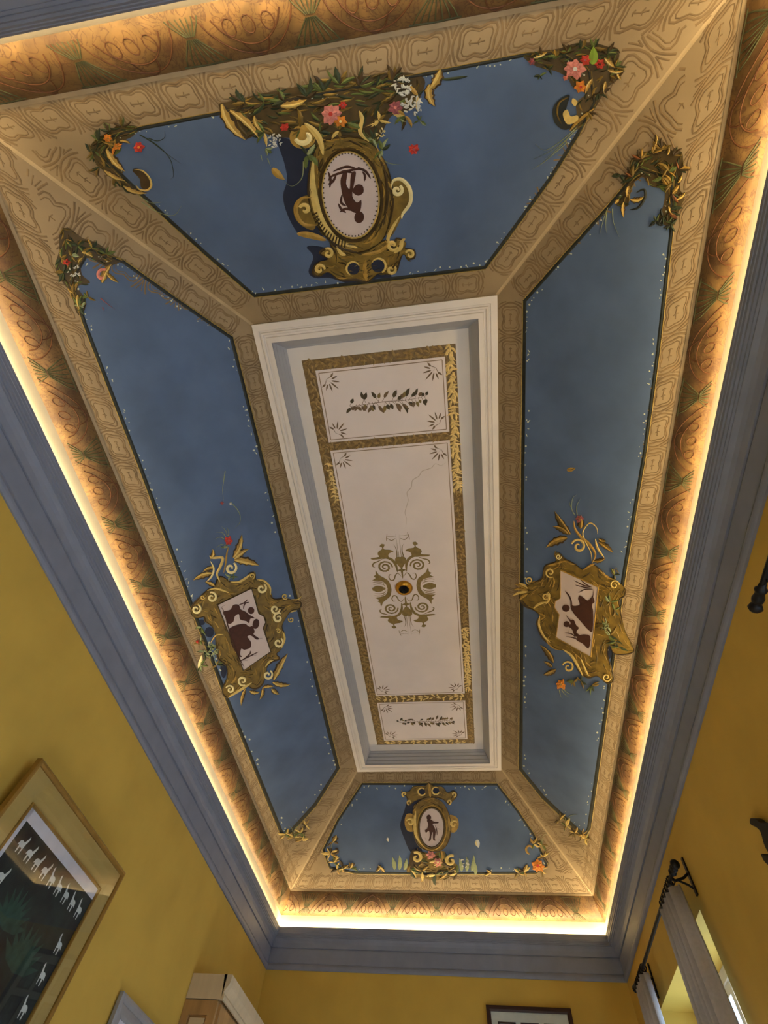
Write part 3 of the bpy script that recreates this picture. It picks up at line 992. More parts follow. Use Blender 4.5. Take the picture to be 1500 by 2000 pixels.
# arabesque round the hook, one quarter drawn and mirrored
ARC = PP.at(789, 1147)
ara = thing('ceiling_arabesque', (ARC.x, ARC.y, pz - 0.0025), 'olive gold painted arabesque with scrolls and griffins on the white centre', 'ceiling ornament')
def q2(px, py):
    p = PP.at(680 + px / 6.25, 980 + py / 6.25)
    return (p.x - ARC.x, p.y - ARC.y)
C0 = q2(706, 1042)
def mirrored(fn):
    for kk, (sx, sy) in enumerate(((1, 1), (1, -1), (-1, 1), (-1, -1))):
        if True:
            a = Art('panel', ara)
            ex = 0.00012 * kk
            a.P = lambda p, h, sx=sx, sy=sy, ex=ex: Vector((ARC.x + sx * (p[0] - C0[0]), ARC.y + sy * (p[1] - C0[1]), pz - 0.0025 - h - ex))
            fn(a)
PXM = (q2(800, 900)[0] - q2(700, 900)[0]) / 100.0
def quarter(a):
    Q = lambda l: [q2(*p) for p in l]
    V = lambda l: [(C0[0] + (p[0] - 708) * PXM, q2(706 - (1042 - p[1]) * 0.1, p[1])[1]) for p in l]
    a.curl(q2(875, 770), 92 * PXM, 'panel_paint', 1.9, 175, 1, 26 * PXM, 0.0012, 'scroll', rin=.12, h0=0.0003)
    a.stroke(Q([(738, 850), (735, 770), (760, 700), (820, 660), (880, 665)]), 36 * PXM, 'panel_paint', 0.0014, 'both', 'scroll_stem')
    a.stroke(Q([(880, 668), (945, 690), (1000, 705), (1022, 740), (995, 757)]), 17 * PXM, 'panel_paint', 0.0012, 'both', 'tail')
    a.blob(Q([(722, 592), (765, 566), (826, 556), (835, 530), (808, 498), (848, 482), (878, 512), (852, 522), (858, 548), (908, 572), (925, 605), (914, 636), (1022, 642), (1000, 660), (905, 664), (846, 664), (800, 680), (800, 640), (785, 612), (750, 600)]), 'panel_paint', 0.0012, 'griffin', smooth=2)
    a.stroke(Q([(706, 905), (735, 865), (770, 880), (800, 930), (835, 940), (858, 905), (842, 868), (815, 872)]), 16 * PXM, 'panel_paint', 0.0012, 'both', 'small_scroll')
    a.blob(Q([(862, 1042), (862, 985), (880, 930), (935, 885), (975, 850), (1000, 795), (1012, 848), (1042, 862), (1022, 888), (1072, 912), (1005, 922), (940, 945), (912, 990), (905, 1042)]), 'panel_paint', 0.0012, 'leaf', smooth=2)
    a.stroke(Q([(930, 1000), (955, 975), (1010, 962), (1075, 968)]), 11 * PXM, 'panel_paint', 0.0012, 'both', 'rib')
    a.stroke(Q([(925, 975), (970, 945), (1030, 935), (1080, 942)]), 11 * PXM, 'panel_paint', 0.0012, 'both', 'rib')
    a.blob(Q([(940, 1042), (950, 1015), (990, 992), (1045, 985), (1085, 1010), (1092, 1042)]), 'panel_paint', 0.0012, 'palmette', smooth=2)
    a.blob(V([(706, 672), (765, 678), (772, 722), (745, 770), (706, 800)]), 'panel_paint', 0.0013, 'vase', smooth=2)
    a.blob(V([(706, 790), (722, 815), (765, 830), (722, 845), (718, 900), (706, 930)]), 'panel_paint', 0.0012, 'vase_foot', smooth=2)
    a.stroke(V([(752, 672), (742, 600), (752, 540), (772, 512)]), 11 * PXM, 'panel_paint', 0.0012, 'end', 'stem')
    a.stroke(V([(722, 672), (722, 590), (726, 480), (728, 385)]), 6 * PXM, 'panel_paint', 0.0012, 'end', 'stem')
    a.stroke(V([(738, 672), (734, 600), (730, 520)]), 5 * PXM, 'panel_paint', 0.0012, 'end', 'stem')
    a.stroke(V([(735, 438), (785, 462), (835, 428)]), 9 * PXM, 'panel_paint', 0.0012, 'both', 'swag')
    a.stroke(V([(728, 410), (785, 412), (835, 405)]), 4 * PXM, 'panel_paint', 0.0012, 'none', 'swag')
    a.stroke(V([(826, 375), (838, 420), (846, 468)]), 8 * PXM, 'panel_paint', 0.0012, 'both', 'swag')
mirrored(quarter)
# brass hook cup hanging from the centre
cup = thing('ceiling_hook_cup', (ARC.x, ARC.y, pz - 0.004), 'small round brass hook cup with dark hollow in the arabesque', 'ceiling hook')
m = MB()
m.lathe((ARC.x, ARC.y, pz - 0.0045), [(0.066, 0.002), (0.070, -0.006), (0.064, -0.018), (0.050, -0.028), (0.044, -0.030), (0.040, -0.026)], 32)
m.build('brass_cup', 'brass', cup, smooth=True)
m = MB()
m.lathe((ARC.x, ARC.y, pz - 0.0045), [(0.040, -0.026), (0.036, -0.010), (0.024, -0.004), (0.0005, -0.003)], 32)
m.build('hollow', 'black_hole', cup, smooth=True)
m = MB()
m.tube([(ARC.x, ARC.y, pz - 0.006), (ARC.x, ARC.y, pz - 0.030), (ARC.x + .012, ARC.y, pz - 0.046), (ARC.x + .004, ARC.y, pz - 0.060), (ARC.x - .010, ARC.y, pz - 0.052)], 0.005, 8)
m.build('hook', 'black_hole', cup, smooth=True)

# ------------------------------------------------------------------ painted cartouches and bouquets
GREENS = ['leaf_green', 'leaf_dark', 'olive_gold', 'umber']
GILT = ['gold', 'gold_light', 'umber', 'olive_gold']
MIX = ['leaf_green', 'leaf_dark', 'olive_gold', 'gold', 'umber', 'gold_light']

def art(surf, name, label, cat, ox, oy, sc, at, group=None):
    c = PL[surf].at(ox + at[0] / sc, oy + at[1] / sc, 0.001)
    t = thing(name, c, label, cat, group)
    return Art(surf, t, ox, oy, sc, 0.001), t

# --- oval cartouche on the near panel
A, t = art('near', 'cartouche', 'gilded oval cartouche under a flower garland with an upside-down cameo figure', 'cartouche', 420, 130, 3.125, (820, 790), 'gilded cartouches')
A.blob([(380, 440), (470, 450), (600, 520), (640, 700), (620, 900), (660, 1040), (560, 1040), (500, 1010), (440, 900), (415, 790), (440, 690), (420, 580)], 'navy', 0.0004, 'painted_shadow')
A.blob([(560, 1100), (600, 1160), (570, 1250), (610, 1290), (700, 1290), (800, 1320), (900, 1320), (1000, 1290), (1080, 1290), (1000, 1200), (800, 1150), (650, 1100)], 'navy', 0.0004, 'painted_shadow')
plate = A.blob([(640, 470), (760, 430), (900, 440), (1000, 520), (1060, 640), (1085, 800), (1065, 950), (1020, 1060), (930, 1125), (840, 1132), (740, 1090), (650, 1010), (600, 920), (572, 800), (575, 680), (595, 560)], 'olive_gold', 0.004, 'oval_plate')
A.brush([(640, 470), (760, 430), (900, 440), (1000, 520), (1060, 640), (1085, 800), (1065, 950), (1020, 1060), (930, 1125), (840, 1132), (740, 1090), (650, 1010), (600, 920), (572, 800), (575, 680), (595, 560)], 110, 46, ['umber', 'gold', 'olive_dark', 'gold_mid'], 200, 0.0058, 0.16, (A.ell((826, 782), 185, 280, -7),))
A.edging([(640, 470), (760, 430), (900, 440), (1000, 520), (1060, 640), (1085, 800), (1065, 950), (1020, 1060), (930, 1125), (840, 1132), (740, 1090), (650, 1010), (600, 920), (572, 800), (575, 680), (595, 560)], 14, 'umber')
crown = A.blob([(690, 1050), (740, 1100), (850, 1135), (950, 1112), (1040, 1060), (1085, 1105), (1110, 1050), (1165, 1075), (1160, 1108), (1212, 1122), (1215, 1165), (1180, 1175), (1150, 1145), (1125, 1190), (1105, 1245), (1060, 1270), (1000, 1262), (930, 1315), (860, 1302), (760, 1302), (690, 1255), (640, 1280), (600, 1265), (608, 1218), (640, 1190), (690, 1175), (640, 1140), (680, 1110), (720, 1120)], 'olive_gold', 0.0035, 'scroll_plate')
A.brush([(690, 1050), (740, 1100), (850, 1135), (950, 1112), (1040, 1060), (1085, 1105), (1110, 1050), (1165, 1075), (1160, 1108), (1212, 1122), (1215, 1165), (1180, 1175), (1150, 1145), (1125, 1190), (1105, 1245), (1060, 1270), (1000, 1262), (930, 1315), (860, 1302), (760, 1302), (690, 1255), (640, 1280), (600, 1265), (608, 1218), (640, 1190), (690, 1175), (640, 1140), (680, 1110), (720, 1120)], 90, 34, ['umber', 'gold', 'olive_dark', 'gold_mid'], 202, 0.0058, 0.16, ())
A.edging([(690, 1050), (740, 1100), (850, 1135), (950, 1112), (1040, 1060), (1085, 1105), (1110, 1050), (1165, 1075), (1160, 1108), (1212, 1122), (1215, 1165), (1180, 1175), (1150, 1145), (1125, 1190), (1105, 1245), (1060, 1270), (1000, 1262), (930, 1315), (860, 1302), (760, 1302), (690, 1255), (640, 1280), (600, 1265), (608, 1218), (640, 1190), (690, 1175), (640, 1140), (680, 1110), (720, 1120)], 13, 'umber')
for (c, r, a0, d) in (((845, 1232), 44, 120, 1), ((995, 1215), 48, 60, -1)):
    A.disc(c, r * .86, m='navy', h=0.0055, name='eye_hole', parent=crown)
    A.curl(c, r, 'gold_light', 0.6, a0, d, r * .3, 0.010, 'scroll', rin=.85)
for (c, r, a0, d) in (((638, 1238), 32, 0, -1), ((1190, 1146), 28, 200, 1), ((1085, 1090), 36, 20, 1), ((690, 1140), 32, 240, 1), ((1075, 1240), 30, -40, 1)):
    A.curl(c, r, 'gold_light', 1.1, a0, d, r * .6, 0.010)
A.stroke([(1090, 1140), (1130, 1110), (1140, 1070), (1160, 1050)], 26, 'gold_light', 0.009, name='highlight')
A.stroke([(890, 1150), (1000, 1130), (1060, 1080)], 22, 'gold', 0.008, name='highlight')
A.stroke([(740, 1095), (770, 1140), (800, 1150)], 22, 'gold_light', 0.008, name='highlight')
A.stroke([(920, 1180), (915, 1250), (925, 1310)], 30, 'gold', 0.008, name='drop')
# lit left rim with flutes
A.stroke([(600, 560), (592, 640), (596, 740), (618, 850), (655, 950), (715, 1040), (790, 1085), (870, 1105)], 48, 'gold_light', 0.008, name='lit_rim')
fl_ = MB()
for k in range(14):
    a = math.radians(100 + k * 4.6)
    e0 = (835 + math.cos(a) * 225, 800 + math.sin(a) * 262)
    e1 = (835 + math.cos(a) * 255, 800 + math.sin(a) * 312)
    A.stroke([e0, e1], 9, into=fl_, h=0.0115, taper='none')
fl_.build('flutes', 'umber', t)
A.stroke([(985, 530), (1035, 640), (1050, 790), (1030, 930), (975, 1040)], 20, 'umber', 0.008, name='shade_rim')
med = A.disc((826, 782), 172, 266, -7, 'medallion', 0.0065, 'medallion')
A.ring((828, 784), 186, 280, -7, 24, 'umber', 0.013, 'rim', h0=0.004)
A.ring((828, 784), 172, 264, -7, 12, 'gold_light', 0.013, 'inner_rim', h0=0.005)
bd = MB()
for k in range(52):
    a = 2 * math.pi * k / 52
    ca, sa = math.cos(math.radians(-7)), math.sin(math.radians(-7))
    x, y = math.cos(a) * 163, math.sin(a) * 254
    A.disc((826 + x * ca - y * sa, 782 + x * sa + y * ca), 5, into=bd, h=0.009)
bd.build('bead_row', 'umber', med)
def fig(shapes, strokes, parent, hh, sw=14):
    mb = MB()
    for sh in shapes:
        A.blob(sh, into=mb, h=hh, smooth=3, h0=hh - 0.002)
    for sk in strokes:
        A.stroke(sk, sw, into=mb, h=hh + .001, taper='both', h0=hh - 0.002)
    return mb.build('silhouette_figure', 'silhouette', parent)
fig([A.ell((880, 920), 30, 36, 10), [(893, 815), (888, 878), (862, 896), (815, 868), (785, 812), (768, 735), (768, 680), (790, 640), (808, 650), (800, 715), (822, 745), (828, 665), (846, 640), (860, 650), (848, 720), (838, 790), (866, 830)], [(838, 762), (862, 722), (900, 726), (906, 768), (872, 788)]],
    [[(690, 700), (715, 668), (800, 640), (880, 625), (930, 650)], [(700, 740), (705, 690), (690, 640)], [(690, 720), (720, 700), (740, 660)], [(720, 640), (800, 612), (860, 622)], [(870, 615), (920, 640), (950, 685)], [(900, 640), (915, 665), (912, 700)], [(860, 885), (800, 868), (762, 888)], [(752, 835), (770, 870), (800, 892)], [(775, 780), (770, 830), (800, 850)], [(740, 660), (790, 640), (840, 650)]], med, 0.0085, 16)
# side volutes
A.blob([(600, 800), (530, 795), (482, 842), (486, 920), (540, 978), (612, 985)], 'olive_gold', 0.0035, 'volute')
A.stroke([(590, 800), (530, 805), (494, 855), (505, 920), (550, 965), (640, 965)], 26, 'gold', 0.009, name='volute_edge')
A.curl((548, 872), 34, 'gold_light', 0.9, 200, 1, 26, 0.010)
A.stroke([(500, 1020), (580, 1030), (680, 1060)], 40, 'gold', 0.007, name='leaf_sprig')
A.blob([(1075, 700), (1140, 690), (1190, 750), (1192, 830), (1150, 890), (1120, 960), (1070, 1040), (1040, 960), (1075, 840)], 'olive_gold', 0.003, 'volute')
A.stroke([(1075, 740), (1090, 695), (1140, 690), (1188, 745), (1192, 830), (1145, 900), (1140, 930)], 24, 'cream', 0.010, name='volute_edge')
A.curl((1112, 756), 34, 'cream', 1.2, -60, 1, 24, 0.010)
A.stroke([(1130, 910), (1080, 990), (1055, 1060), (1090, 1095)], 22, 'gold_light', 0.009, name='volute_edge')
# garland along the top edge
A.blob([(20, 235), (110, 210), (260, 170), (420, 140), (600, 100), (760, 70), (900, 60), (1060, 40), (1200, 40), (1280, 80), (1260, 170), (1200, 260), (1080, 300), (1020, 400), (960, 480), (700, 500), (600, 500), (480, 440), (360, 430), (280, 400), (200, 440), (140, 400), (100, 320)], 'ground_brown', 0.0008, 'garland_ground')
A.brush([(20, 235), (110, 210), (260, 170), (420, 140), (600, 100), (760, 70), (900, 60), (1060, 40), (1200, 40), (1280, 80), (1260, 170), (1200, 260), (1080, 300), (1020, 400), (960, 480), (700, 500), (600, 500), (480, 440), (360, 430), (280, 400), (200, 440), (140, 400), (100, 320)], 200, 46, ['umber', 'leaf_green', 'olive_dark', 'gold_mid', 'leaf_dark'], 206, 0.0035, 0.2)
A.foliage([(180, 220, 50), (300, 220, 60), (420, 210, 60), (560, 190, 60), (660, 150, 60), (760, 110, 50), (880, 120, 50), (980, 130, 50), (1080, 90, 50)], ['leaf_dark', 'umber', 'olive_gold', 'leaf_green'], 70, 11, 6, (640, 420))
A.foliage([(300, 400, 40), (520, 380, 60), (640, 400, 60), (760, 390, 60), (900, 380, 60), (1000, 330, 50), (1160, 300, 40), (1240, 180, 40)], MIX, 60, 12, 5)
A.foliage([(560, 540, 40), (960, 440, 40), (1020, 510, 40)], ['leaf_green', 'leaf_pale', 'leaf_dark'], 60, 13, 6)
A.foliage([(310, 500, 20), (1250, 330, 26), (1130, 320, 20)], ['leaf_pale', 'leaf_green'], 34, 14, 5)
for b_, e_, w_, bn in (((40, 230), (190, 450), 70, .15), ((90, 270), (270, 440), 60, -.2), ((240, 300), (290, 400), 40, .2), ((1375, 20), (1300, 150), 62, -.2), ((1310, 110), (1345, 245), 60, .25), ((400, 240), (560, 200), 70, .1)):
    A.acanthus(b_, e_, w_, bn)
A.blob(A.ell((535, 430), 80, 72, 0), 'gold', 0.006, 'shell')
A.curl((548, 420), 62, 'cream', 0.6, 160, -1, 34, 0.012)
A.stroke([(545, 345), (600, 390), (640, 450), (660, 540)], 40, 'gold_light', 0.010, name='scroll_leaf')
A.stroke([(880, 270), (900, 330), (890, 400), (940, 460)], 34, 'gold_light', 0.009, name='scroll_leaf')
A.blob(A.ell((935, 370), 40, 70, 10), 'umber', 0.007, 'bud')
A.flower((705, 290), 66, 'flower_pink', 8, 'flower_red', 1)
A.flower((765, 335), 40, 'flower_orange', 6, 'cream', 2)
A.flower((780, 236), 26, 'flower_red', 6, 'flower_mauve', 3)
A.flower((425, 370), 30, 'flower_red', 6, 'flower_red', 4)
A.flower((1100, 250), 46, 'flower_mauve', 7, 'flower_pink', 5)
A.puff((1140, 120), 58, seed=1, n=40)
A.puff((1205, 235), 60, seed=2, n=40)
A.puff((365, 455), 44, seed=3, n=24)
A.puff((1005, 410), 36, 'cream', 14, 4)
A.leaf((350, 620), (425, 690), 44, 'gold', 0.1, 0, 0.005, 'drooping_leaf')
A.tendrils([[(540, 580), (530, 680), (470, 730), (410, 690)], [(1010, 550), (1060, 590), (1150, 600)], [(1000, 560), (1050, 660), (1075, 800)], [(280, 540), (290, 580)], [(320, 560), (340, 610)]], 7)
A.stroke([(1380, 80), (1450, 75), (1540, 60)], 20, 'leaf_dark', 0.004, name='sprig')

# --- small flowers strewn on the near panel
B, t = art('near', 'loose_flower', 'single red flower floating on the blue beside the oval cameo', 'flower', 0, 0, 1, (808, 292))
B.flower((808, 292), 12, 'flower_red', 7, 'flower_mauve', 9, 0.004)

# --- oval cartouche on the far panel
A, t = art('far', 'cartouche', 'small gilded oval cartouche with a standing cameo figure at the far end', 'cartouche', 620, 1510, 3.125, (700, 330), 'gilded cartouches')
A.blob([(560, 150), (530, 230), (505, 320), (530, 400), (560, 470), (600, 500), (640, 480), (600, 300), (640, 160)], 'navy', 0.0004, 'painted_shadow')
A.blob([(590, 210), (640, 160), (700, 148), (765, 180), (802, 250), (815, 330), (800, 415), (760, 470), (690, 478), (620, 445), (588, 370), (578, 290)], 'olive_gold', 0.004, 'oval_plate')
A.brush([(590, 210), (640, 160), (700, 148), (765, 180), (802, 250), (815, 330), (800, 415), (760, 470), (690, 478), (620, 445), (588, 370), (578, 290)], 40, 20, ['umber', 'gold', 'olive_dark', 'gold_mid'], 201, 0.0058, 0.16, (A.ell((697, 333), 80, 124),))
A.edging([(590, 210), (640, 160), (700, 148), (765, 180), (802, 250), (815, 330), (800, 415), (760, 470), (690, 478), (620, 445), (588, 370), (578, 290)], 7, 'umber')
A.blob([(515, 118), (545, 145), (560, 195), (592, 172), (640, 155), (700, 145), (770, 162), (800, 192), (832, 165), (852, 132), (830, 108), (795, 120), (762, 85), (705, 76), (680, 60), (655, 78), (590, 80), (560, 112)], 'olive_gold', 0.004, 'scroll_plate')
A.brush([(515, 118), (545, 145), (560, 195), (592, 172), (640, 155), (700, 145), (770, 162), (800, 192), (832, 165), (852, 132), (830, 108), (795, 120), (762, 85), (705, 76), (680, 60), (655, 78), (590, 80), (560, 112)], 40, 16, ['umber', 'gold', 'olive_dark', 'gold_mid'], 203, 0.0058, 0.16, ())
A.edging([(515, 118), (545, 145), (560, 195), (592, 172), (640, 155), (700, 145), (770, 162), (800, 192), (832, 165), (852, 132), (830, 108), (795, 120), (762, 85), (705, 76), (680, 60), (655, 78), (590, 80), (560, 112)], 6, 'umber')
for c in ((637, 112), (722, 106)):
    A.disc(c, 20, 24, m='navy', h=0.006, name='eye_hole')
    A.curl(c, 24, 'gold_light', .8, 30, 1, 10, 0.010, rin=.85)
for c, d in (((530, 128), 1), ((832, 130), -1), ((562, 178), 1), ((802, 176), -1)):
    A.curl(c, 16, 'gold_light', 1.0, 90, d, 11, 0.010)
A.stroke([(678, 60), (684, 100), (690, 150)], 18, 'gold', 0.009, name='drop')
for pts in ([(590, 260), (545, 250), (532, 300), (548, 350), (590, 350)], [(800, 260), (850, 270), (862, 320), (840, 360), (805, 350)]):
    A.blob(pts, 'gold', 0.005, 'volute')
A.curl((565, 300), 26, 'gold_light', 1.0, 200, 1, 15, 0.010)
A.curl((832, 312), 24, 'gold_light', 1.0, -30, -1, 14, 0.010)
A.stroke([(600, 230), (594, 300), (602, 380), (640, 440)], 18, 'gold_light', 0.009, name='lit_rim')
med = A.disc((697, 333), 72, 116, 0, 'medallion', 0.0065, 'medallion')
A.ring((697, 333), 78, 122, 0, 12, 'umber', 0.012, 'rim', h0=0.004)
A.ring((697, 333), 90, 136, 0, 9, 'gold', 0.010, 'outer_rim', h0=0.003)
fig([A.ell((680, 271), 14, 17), [(668, 288), (692, 284), (712, 296), (738, 298), (735, 306), (704, 310), (716, 335), (722, 360), (716, 402), (726, 410), (706, 408), (704, 360), (696, 380), (692, 408), (678, 414), (686, 380), (680, 352), (664, 364), (656, 350), (670, 338), (676, 310)]],
    [[(720, 318), (728, 350), (730, 380)], [(730, 335), (750, 345)], [(656, 395), (664, 410)], [(735, 400), (750, 405)]], med, 0.0085, 6)
A.blob([(600, 470), (640, 480), (700, 490), (770, 475), (800, 520), (850, 560), (860, 610), (790, 640), (720, 655), (640, 640), (560, 620), (545, 580), (580, 520)], 'olive_gold', 0.0008, 'garland_ground')
A.brush([(600, 470), (640, 480), (700, 490), (770, 475), (800, 520), (850, 560), (860, 610), (790, 640), (720, 655), (640, 640), (560, 620), (545, 580), (580, 520)], 50, 22, ['umber', 'leaf_green', 'olive_dark', 'gold_mid', 'leaf_dark'], 207, 0.0035, 0.2)
A.foliage([(570, 590, 30), (640, 600, 40), (720, 620, 40), (800, 600, 40), (850, 610, 20), (760, 540, 40)], MIX, 44, 21, 6)
A.blob([(560, 540), (580, 470), (630, 480), (635, 540), (590, 590)], 'umber', 0.005, 'volute')
A.curl((605, 515), 34, 'gold_light', 1.1, 240, 1, 20, 0.011)
A.curl((815, 535), 34, 'gold_light', 1.1, -60, -1, 20, 0.011)
for k, (x, y, hh) in enumerate(((470, 590, 80), (500, 590, 90), (530, 590, 70), (880, 600, 80), (910, 600, 90), (940, 600, 100), (965, 620, 90))):
    A.leaf((x, y), (x + (k % 3 - 1) * 14, y - hh), 26, 'leaf_pale', 0.1, 0.2, 0.006)
A.flower((690, 500), 30, 'flower_pink', 6, 'flower_mauve', 6)
A.flower((735, 545), 30, 'flower_pink', 6, 'cream', 7)
A.puff((900, 545), 30, 'flower_white', 14, 8)
for b_, e_ in (((360, 600), (390, 560)), ((410, 605), (370, 565)), ((1060, 615), (1030, 590)), ((1020, 625), (1060, 600))):
    A.acanthus(b_, e_, 22, .1)
for nm, c, lab in (('petal', (757, 1640), ''), ('petal', (932, 1648), 'larger white petal on the blue, right of the small far cameo')):
    lab = 'tiny pale petal on the blue, left of the small far cameo' if c[0] < 800 else lab
    B, t = art('far', nm, lab, 'petal', 0, 0, 1, c)
    r = 4 if c[0] < 800 else 8
    B.leaf((c[0], c[1] - r), (c[0] + r * .4, c[1] + r), r * 1.1, 'flower_white', .1, 0, 0.003, 'petal_blade')
    B.leaf((c[0] - r * .4, c[1] - r * .6), (c[0] - r * .1, c[1] + r * .7), r * .6, 'cream', -.1, 0, 0.004, 'petal_fold')

# --- rectangular cartouche, picture wall side
A, t = art('left', 'cartouche', 'gilded scrolled cartouche with two silhouette figures on the picture wall side', 'cartouche', 330, 1000, 4.6875, (680, 1080), 'gilded cartouches')
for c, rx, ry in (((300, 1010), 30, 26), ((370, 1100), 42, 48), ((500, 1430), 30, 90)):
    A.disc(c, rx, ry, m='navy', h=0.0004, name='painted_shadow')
A.blob([(470, 590), (560, 640), (640, 645), (710, 605), (735, 560), (785, 562), (795, 620), (865, 630), (920, 690), (935, 770), (970, 800), (1050, 790), (1120, 800), (1205, 825), (1195, 885), (1120, 905), (1065, 980), (1035, 1050), (1055, 1120), (1058, 1190), (1020, 1265), (985, 1300), (1012, 1345), (950, 1370), (900, 1420), (885, 1500), (850, 1585), (780, 1620), (700, 1590), (620, 1640), (540, 1700), (490, 1660), (500, 1590), (535, 1500), (520, 1400), (450, 1340), (430, 1200), (420, 1100), (385, 1040), (330, 1000), (320, 960), (250, 972), (203, 930), (215, 855), (270, 795), (350, 715), (410, 685)], 'olive_gold', 0.004, 'scroll_plate')
A.brush([(470, 590), (560, 640), (640, 645), (710, 605), (735, 560), (785, 562), (795, 620), (865, 630), (920, 690), (935, 770), (970, 800), (1050, 790), (1120, 800), (1205, 825), (1195, 885), (1120, 905), (1065, 980), (1035, 1050), (1055, 1120), (1058, 1190), (1020, 1265), (985, 1300), (1012, 1345), (950, 1370), (900, 1420), (885, 1500), (850, 1585), (780, 1620), (700, 1590), (620, 1640), (540, 1700), (490, 1660), (500, 1590), (535, 1500), (520, 1400), (450, 1340), (430, 1200), (420, 1100), (385, 1040), (330, 1000), (320, 960), (250, 972), (203, 930), (215, 855), (270, 795), (350, 715), (410, 685)], 240, 40, ['umber', 'gold', 'olive_dark', 'gold_mid'], 204, 0.0058, 0.16, ([(445, 850), (755, 700), (822, 930), (886, 1010), (862, 1062), (932, 1280), (682, 1452)],))
A.edging([(470, 590), (560, 640), (640, 645), (710, 605), (735, 560), (785, 562), (795, 620), (865, 630), (920, 690), (935, 770), (970, 800), (1050, 790), (1120, 800), (1205, 825), (1195, 885), (1120, 905), (1065, 980), (1035, 1050), (1055, 1120), (1058, 1190), (1020, 1265), (985, 1300), (1012, 1345), (950, 1370), (900, 1420), (885, 1500), (850, 1585), (780, 1620), (700, 1590), (620, 1640), (540, 1700), (490, 1660), (500, 1590), (535, 1500), (520, 1400), (450, 1340), (430, 1200), (420, 1100), (385, 1040), (330, 1000), (320, 960), (250, 972), (203, 930), (215, 855), (270, 795), (350, 715), (410, 685)], 13, 'umber')
fieldq = [(445, 850), (755, 700), (822, 930), (868, 955), (886, 1010), (862, 1062), (932, 1280), (682, 1452)]
fieldp = A.blob(fieldq, 'medallion', 0.0065, 'cameo_field', smooth=0)
vs, fs = A.ribbon(fieldq + fieldq[:2], [16] * (len(fieldq) + 2), 0.010, 0.004)
new_obj('cameo_rim', vs, fs, 'umber', t)
fig([A.ell((796, 1025), 30, 46, 12), A.ell((752, 902), 30, 32),
     [(548, 1080), (600, 1040), (690, 1022), (735, 1050), (765, 1045), (785, 1095), (775, 1120), (825, 1158), (800, 1168), (752, 1132), (718, 1142), (752, 1192), (745, 1242), (690, 1262), (662, 1252), (652, 1305), (670, 1325), (640, 1322), (600, 1260), (578, 1208), (566, 1150)],
     [(496, 915), (560, 895), (590, 850), (640, 850), (655, 890), (700, 912), (735, 940), (785, 970), (745, 978), (735, 1018), (708, 1000), (652, 985), (640, 935), (604, 955), (590, 1005), (545, 1025), (520, 975)]],
    [[(640, 850), (690, 830), (720, 800)], [(680, 890), (695, 840), (735, 825)], [(660, 840), (690, 880)], [(480, 870), (510, 930), (545, 1060), (600, 1220), (650, 1350), (690, 1420)], [(640, 1370), (720, 1330), (820, 1280)], [(690, 1340), (740, 1300), (745, 1270)], [(740, 1320), (800, 1310)], [(670, 1360), (720, 1360)], [(800, 1160), (855, 1155)], [(560, 1160), (590, 1240), (640, 1320)], [(480, 870), (520, 850)], [(740, 1155), (700, 1150)]], fieldp, 0.0085, 12)
for (c, r, a0, d) in (((392, 782), 48, 250, 1), ((250, 890), 46, 290, 1), ((848, 700), 46, 300, 1), ((972, 890), 44, 0, 1), ((1000, 970), 48, 300, -1), ((1002, 1197), 46, 300, 1), ((676, 1545), 46, 60, 1), ((560, 1625), 40, 200, 1),
                      ((1062, 772), 28, 40, 1), ((1118, 985), 26, 200, -1), ((566, 515), 56, 300, 1), ((760, 585), 28, 90, -1), ((905, 1492), 46, 300, 1), ((310, 780), 22, 0, 1), ((1000, 1090), 24, 200, 1)):
    A.curl(c, r, 'cream' if r > 30 else 'gold_light', 1.25, a0, d, r * .45, 0.010)
for l, w_ in (([(800, 620), (870, 630), (925, 690), (930, 760)], 18), ([(1040, 1090), (1060, 1160), (1030, 1250)], 18), ([(560, 640), (640, 640), (710, 600), (740, 570)], 22), ([(350, 720), (420, 700), (500, 720), (550, 740)], 18), ([(880, 1420), (920, 1370), (960, 1355)], 18), ([(540, 1700), (620, 1650), (700, 1600), (760, 1560)], 24), ([(380, 1200), (430, 1130), (500, 1120)], 12), ([(1120, 800), (1180, 800), (1215, 770)], 12), ([(1110, 920), (1150, 905), (1165, 910)], 12), ([(1160, 860), (1220, 880)], 10)):
    A.stroke(l, w_, 'gold_light', 0.010, name='highlight')
for b_, e_, w_, bn in (((590, 420), (668, 205), 62, .12), ((600, 430), (730, 340), 56, -.15), ((600, 440), (825, 490), 74, -.12), ((960, 1540), (1088, 1295), 62, -.1), ((950, 1560), (1110, 1580), 50, .15), ((400, 560), (222, 625), 56, .1), ((420, 510), (310, 550), 40, .2), ((380, 430), (400, 340), 40, .3), ((700, 1620), (662, 1775), 34, .1), ((740, 1640), (830, 1650), 40, .2), ((860, 1610), (830, 1720), 34, -.2), ((940, 1620), (1010, 1670), 46, .1), ((420, 680), (330, 640), 40, .1), ((860, 1610), (960, 1600), 34, -.2)):
    A.acanthus(b_, e_, w_, bn)
A.stroke([(470, 640), (440, 570), (470, 500), (490, 420), (400, 420), (370, 400)], 26, 'gold_light', 0.010, name='stem')
A.stroke([(500, 560), (520, 470), (530, 380), (545, 320)], 16, 'gold', 0.008, name='stem')
A.stroke([(340, 640), (390, 590), (410, 520), (380, 450)], 18, 'cream', 0.010, name='stem')
A.flower((545, 264), 42, 'flower_red', 6, 'flower_mauve', 11)
A.tendrils([[(510, 250), (470, 230), (410, 250)], [(520, 230), (490, 190), (425, 185)], [(535, 220), (520, 170), (480, 130)], [(545, 220), (545, 170), (525, 140)], [(500, 300), (470, 300), (430, 330)]], 8)
A.foliage([(600, 590, 20), (560, 590, 20), (500, 330, 20)], ['leaf_green', 'leaf_pale'], 36, 31, 4)
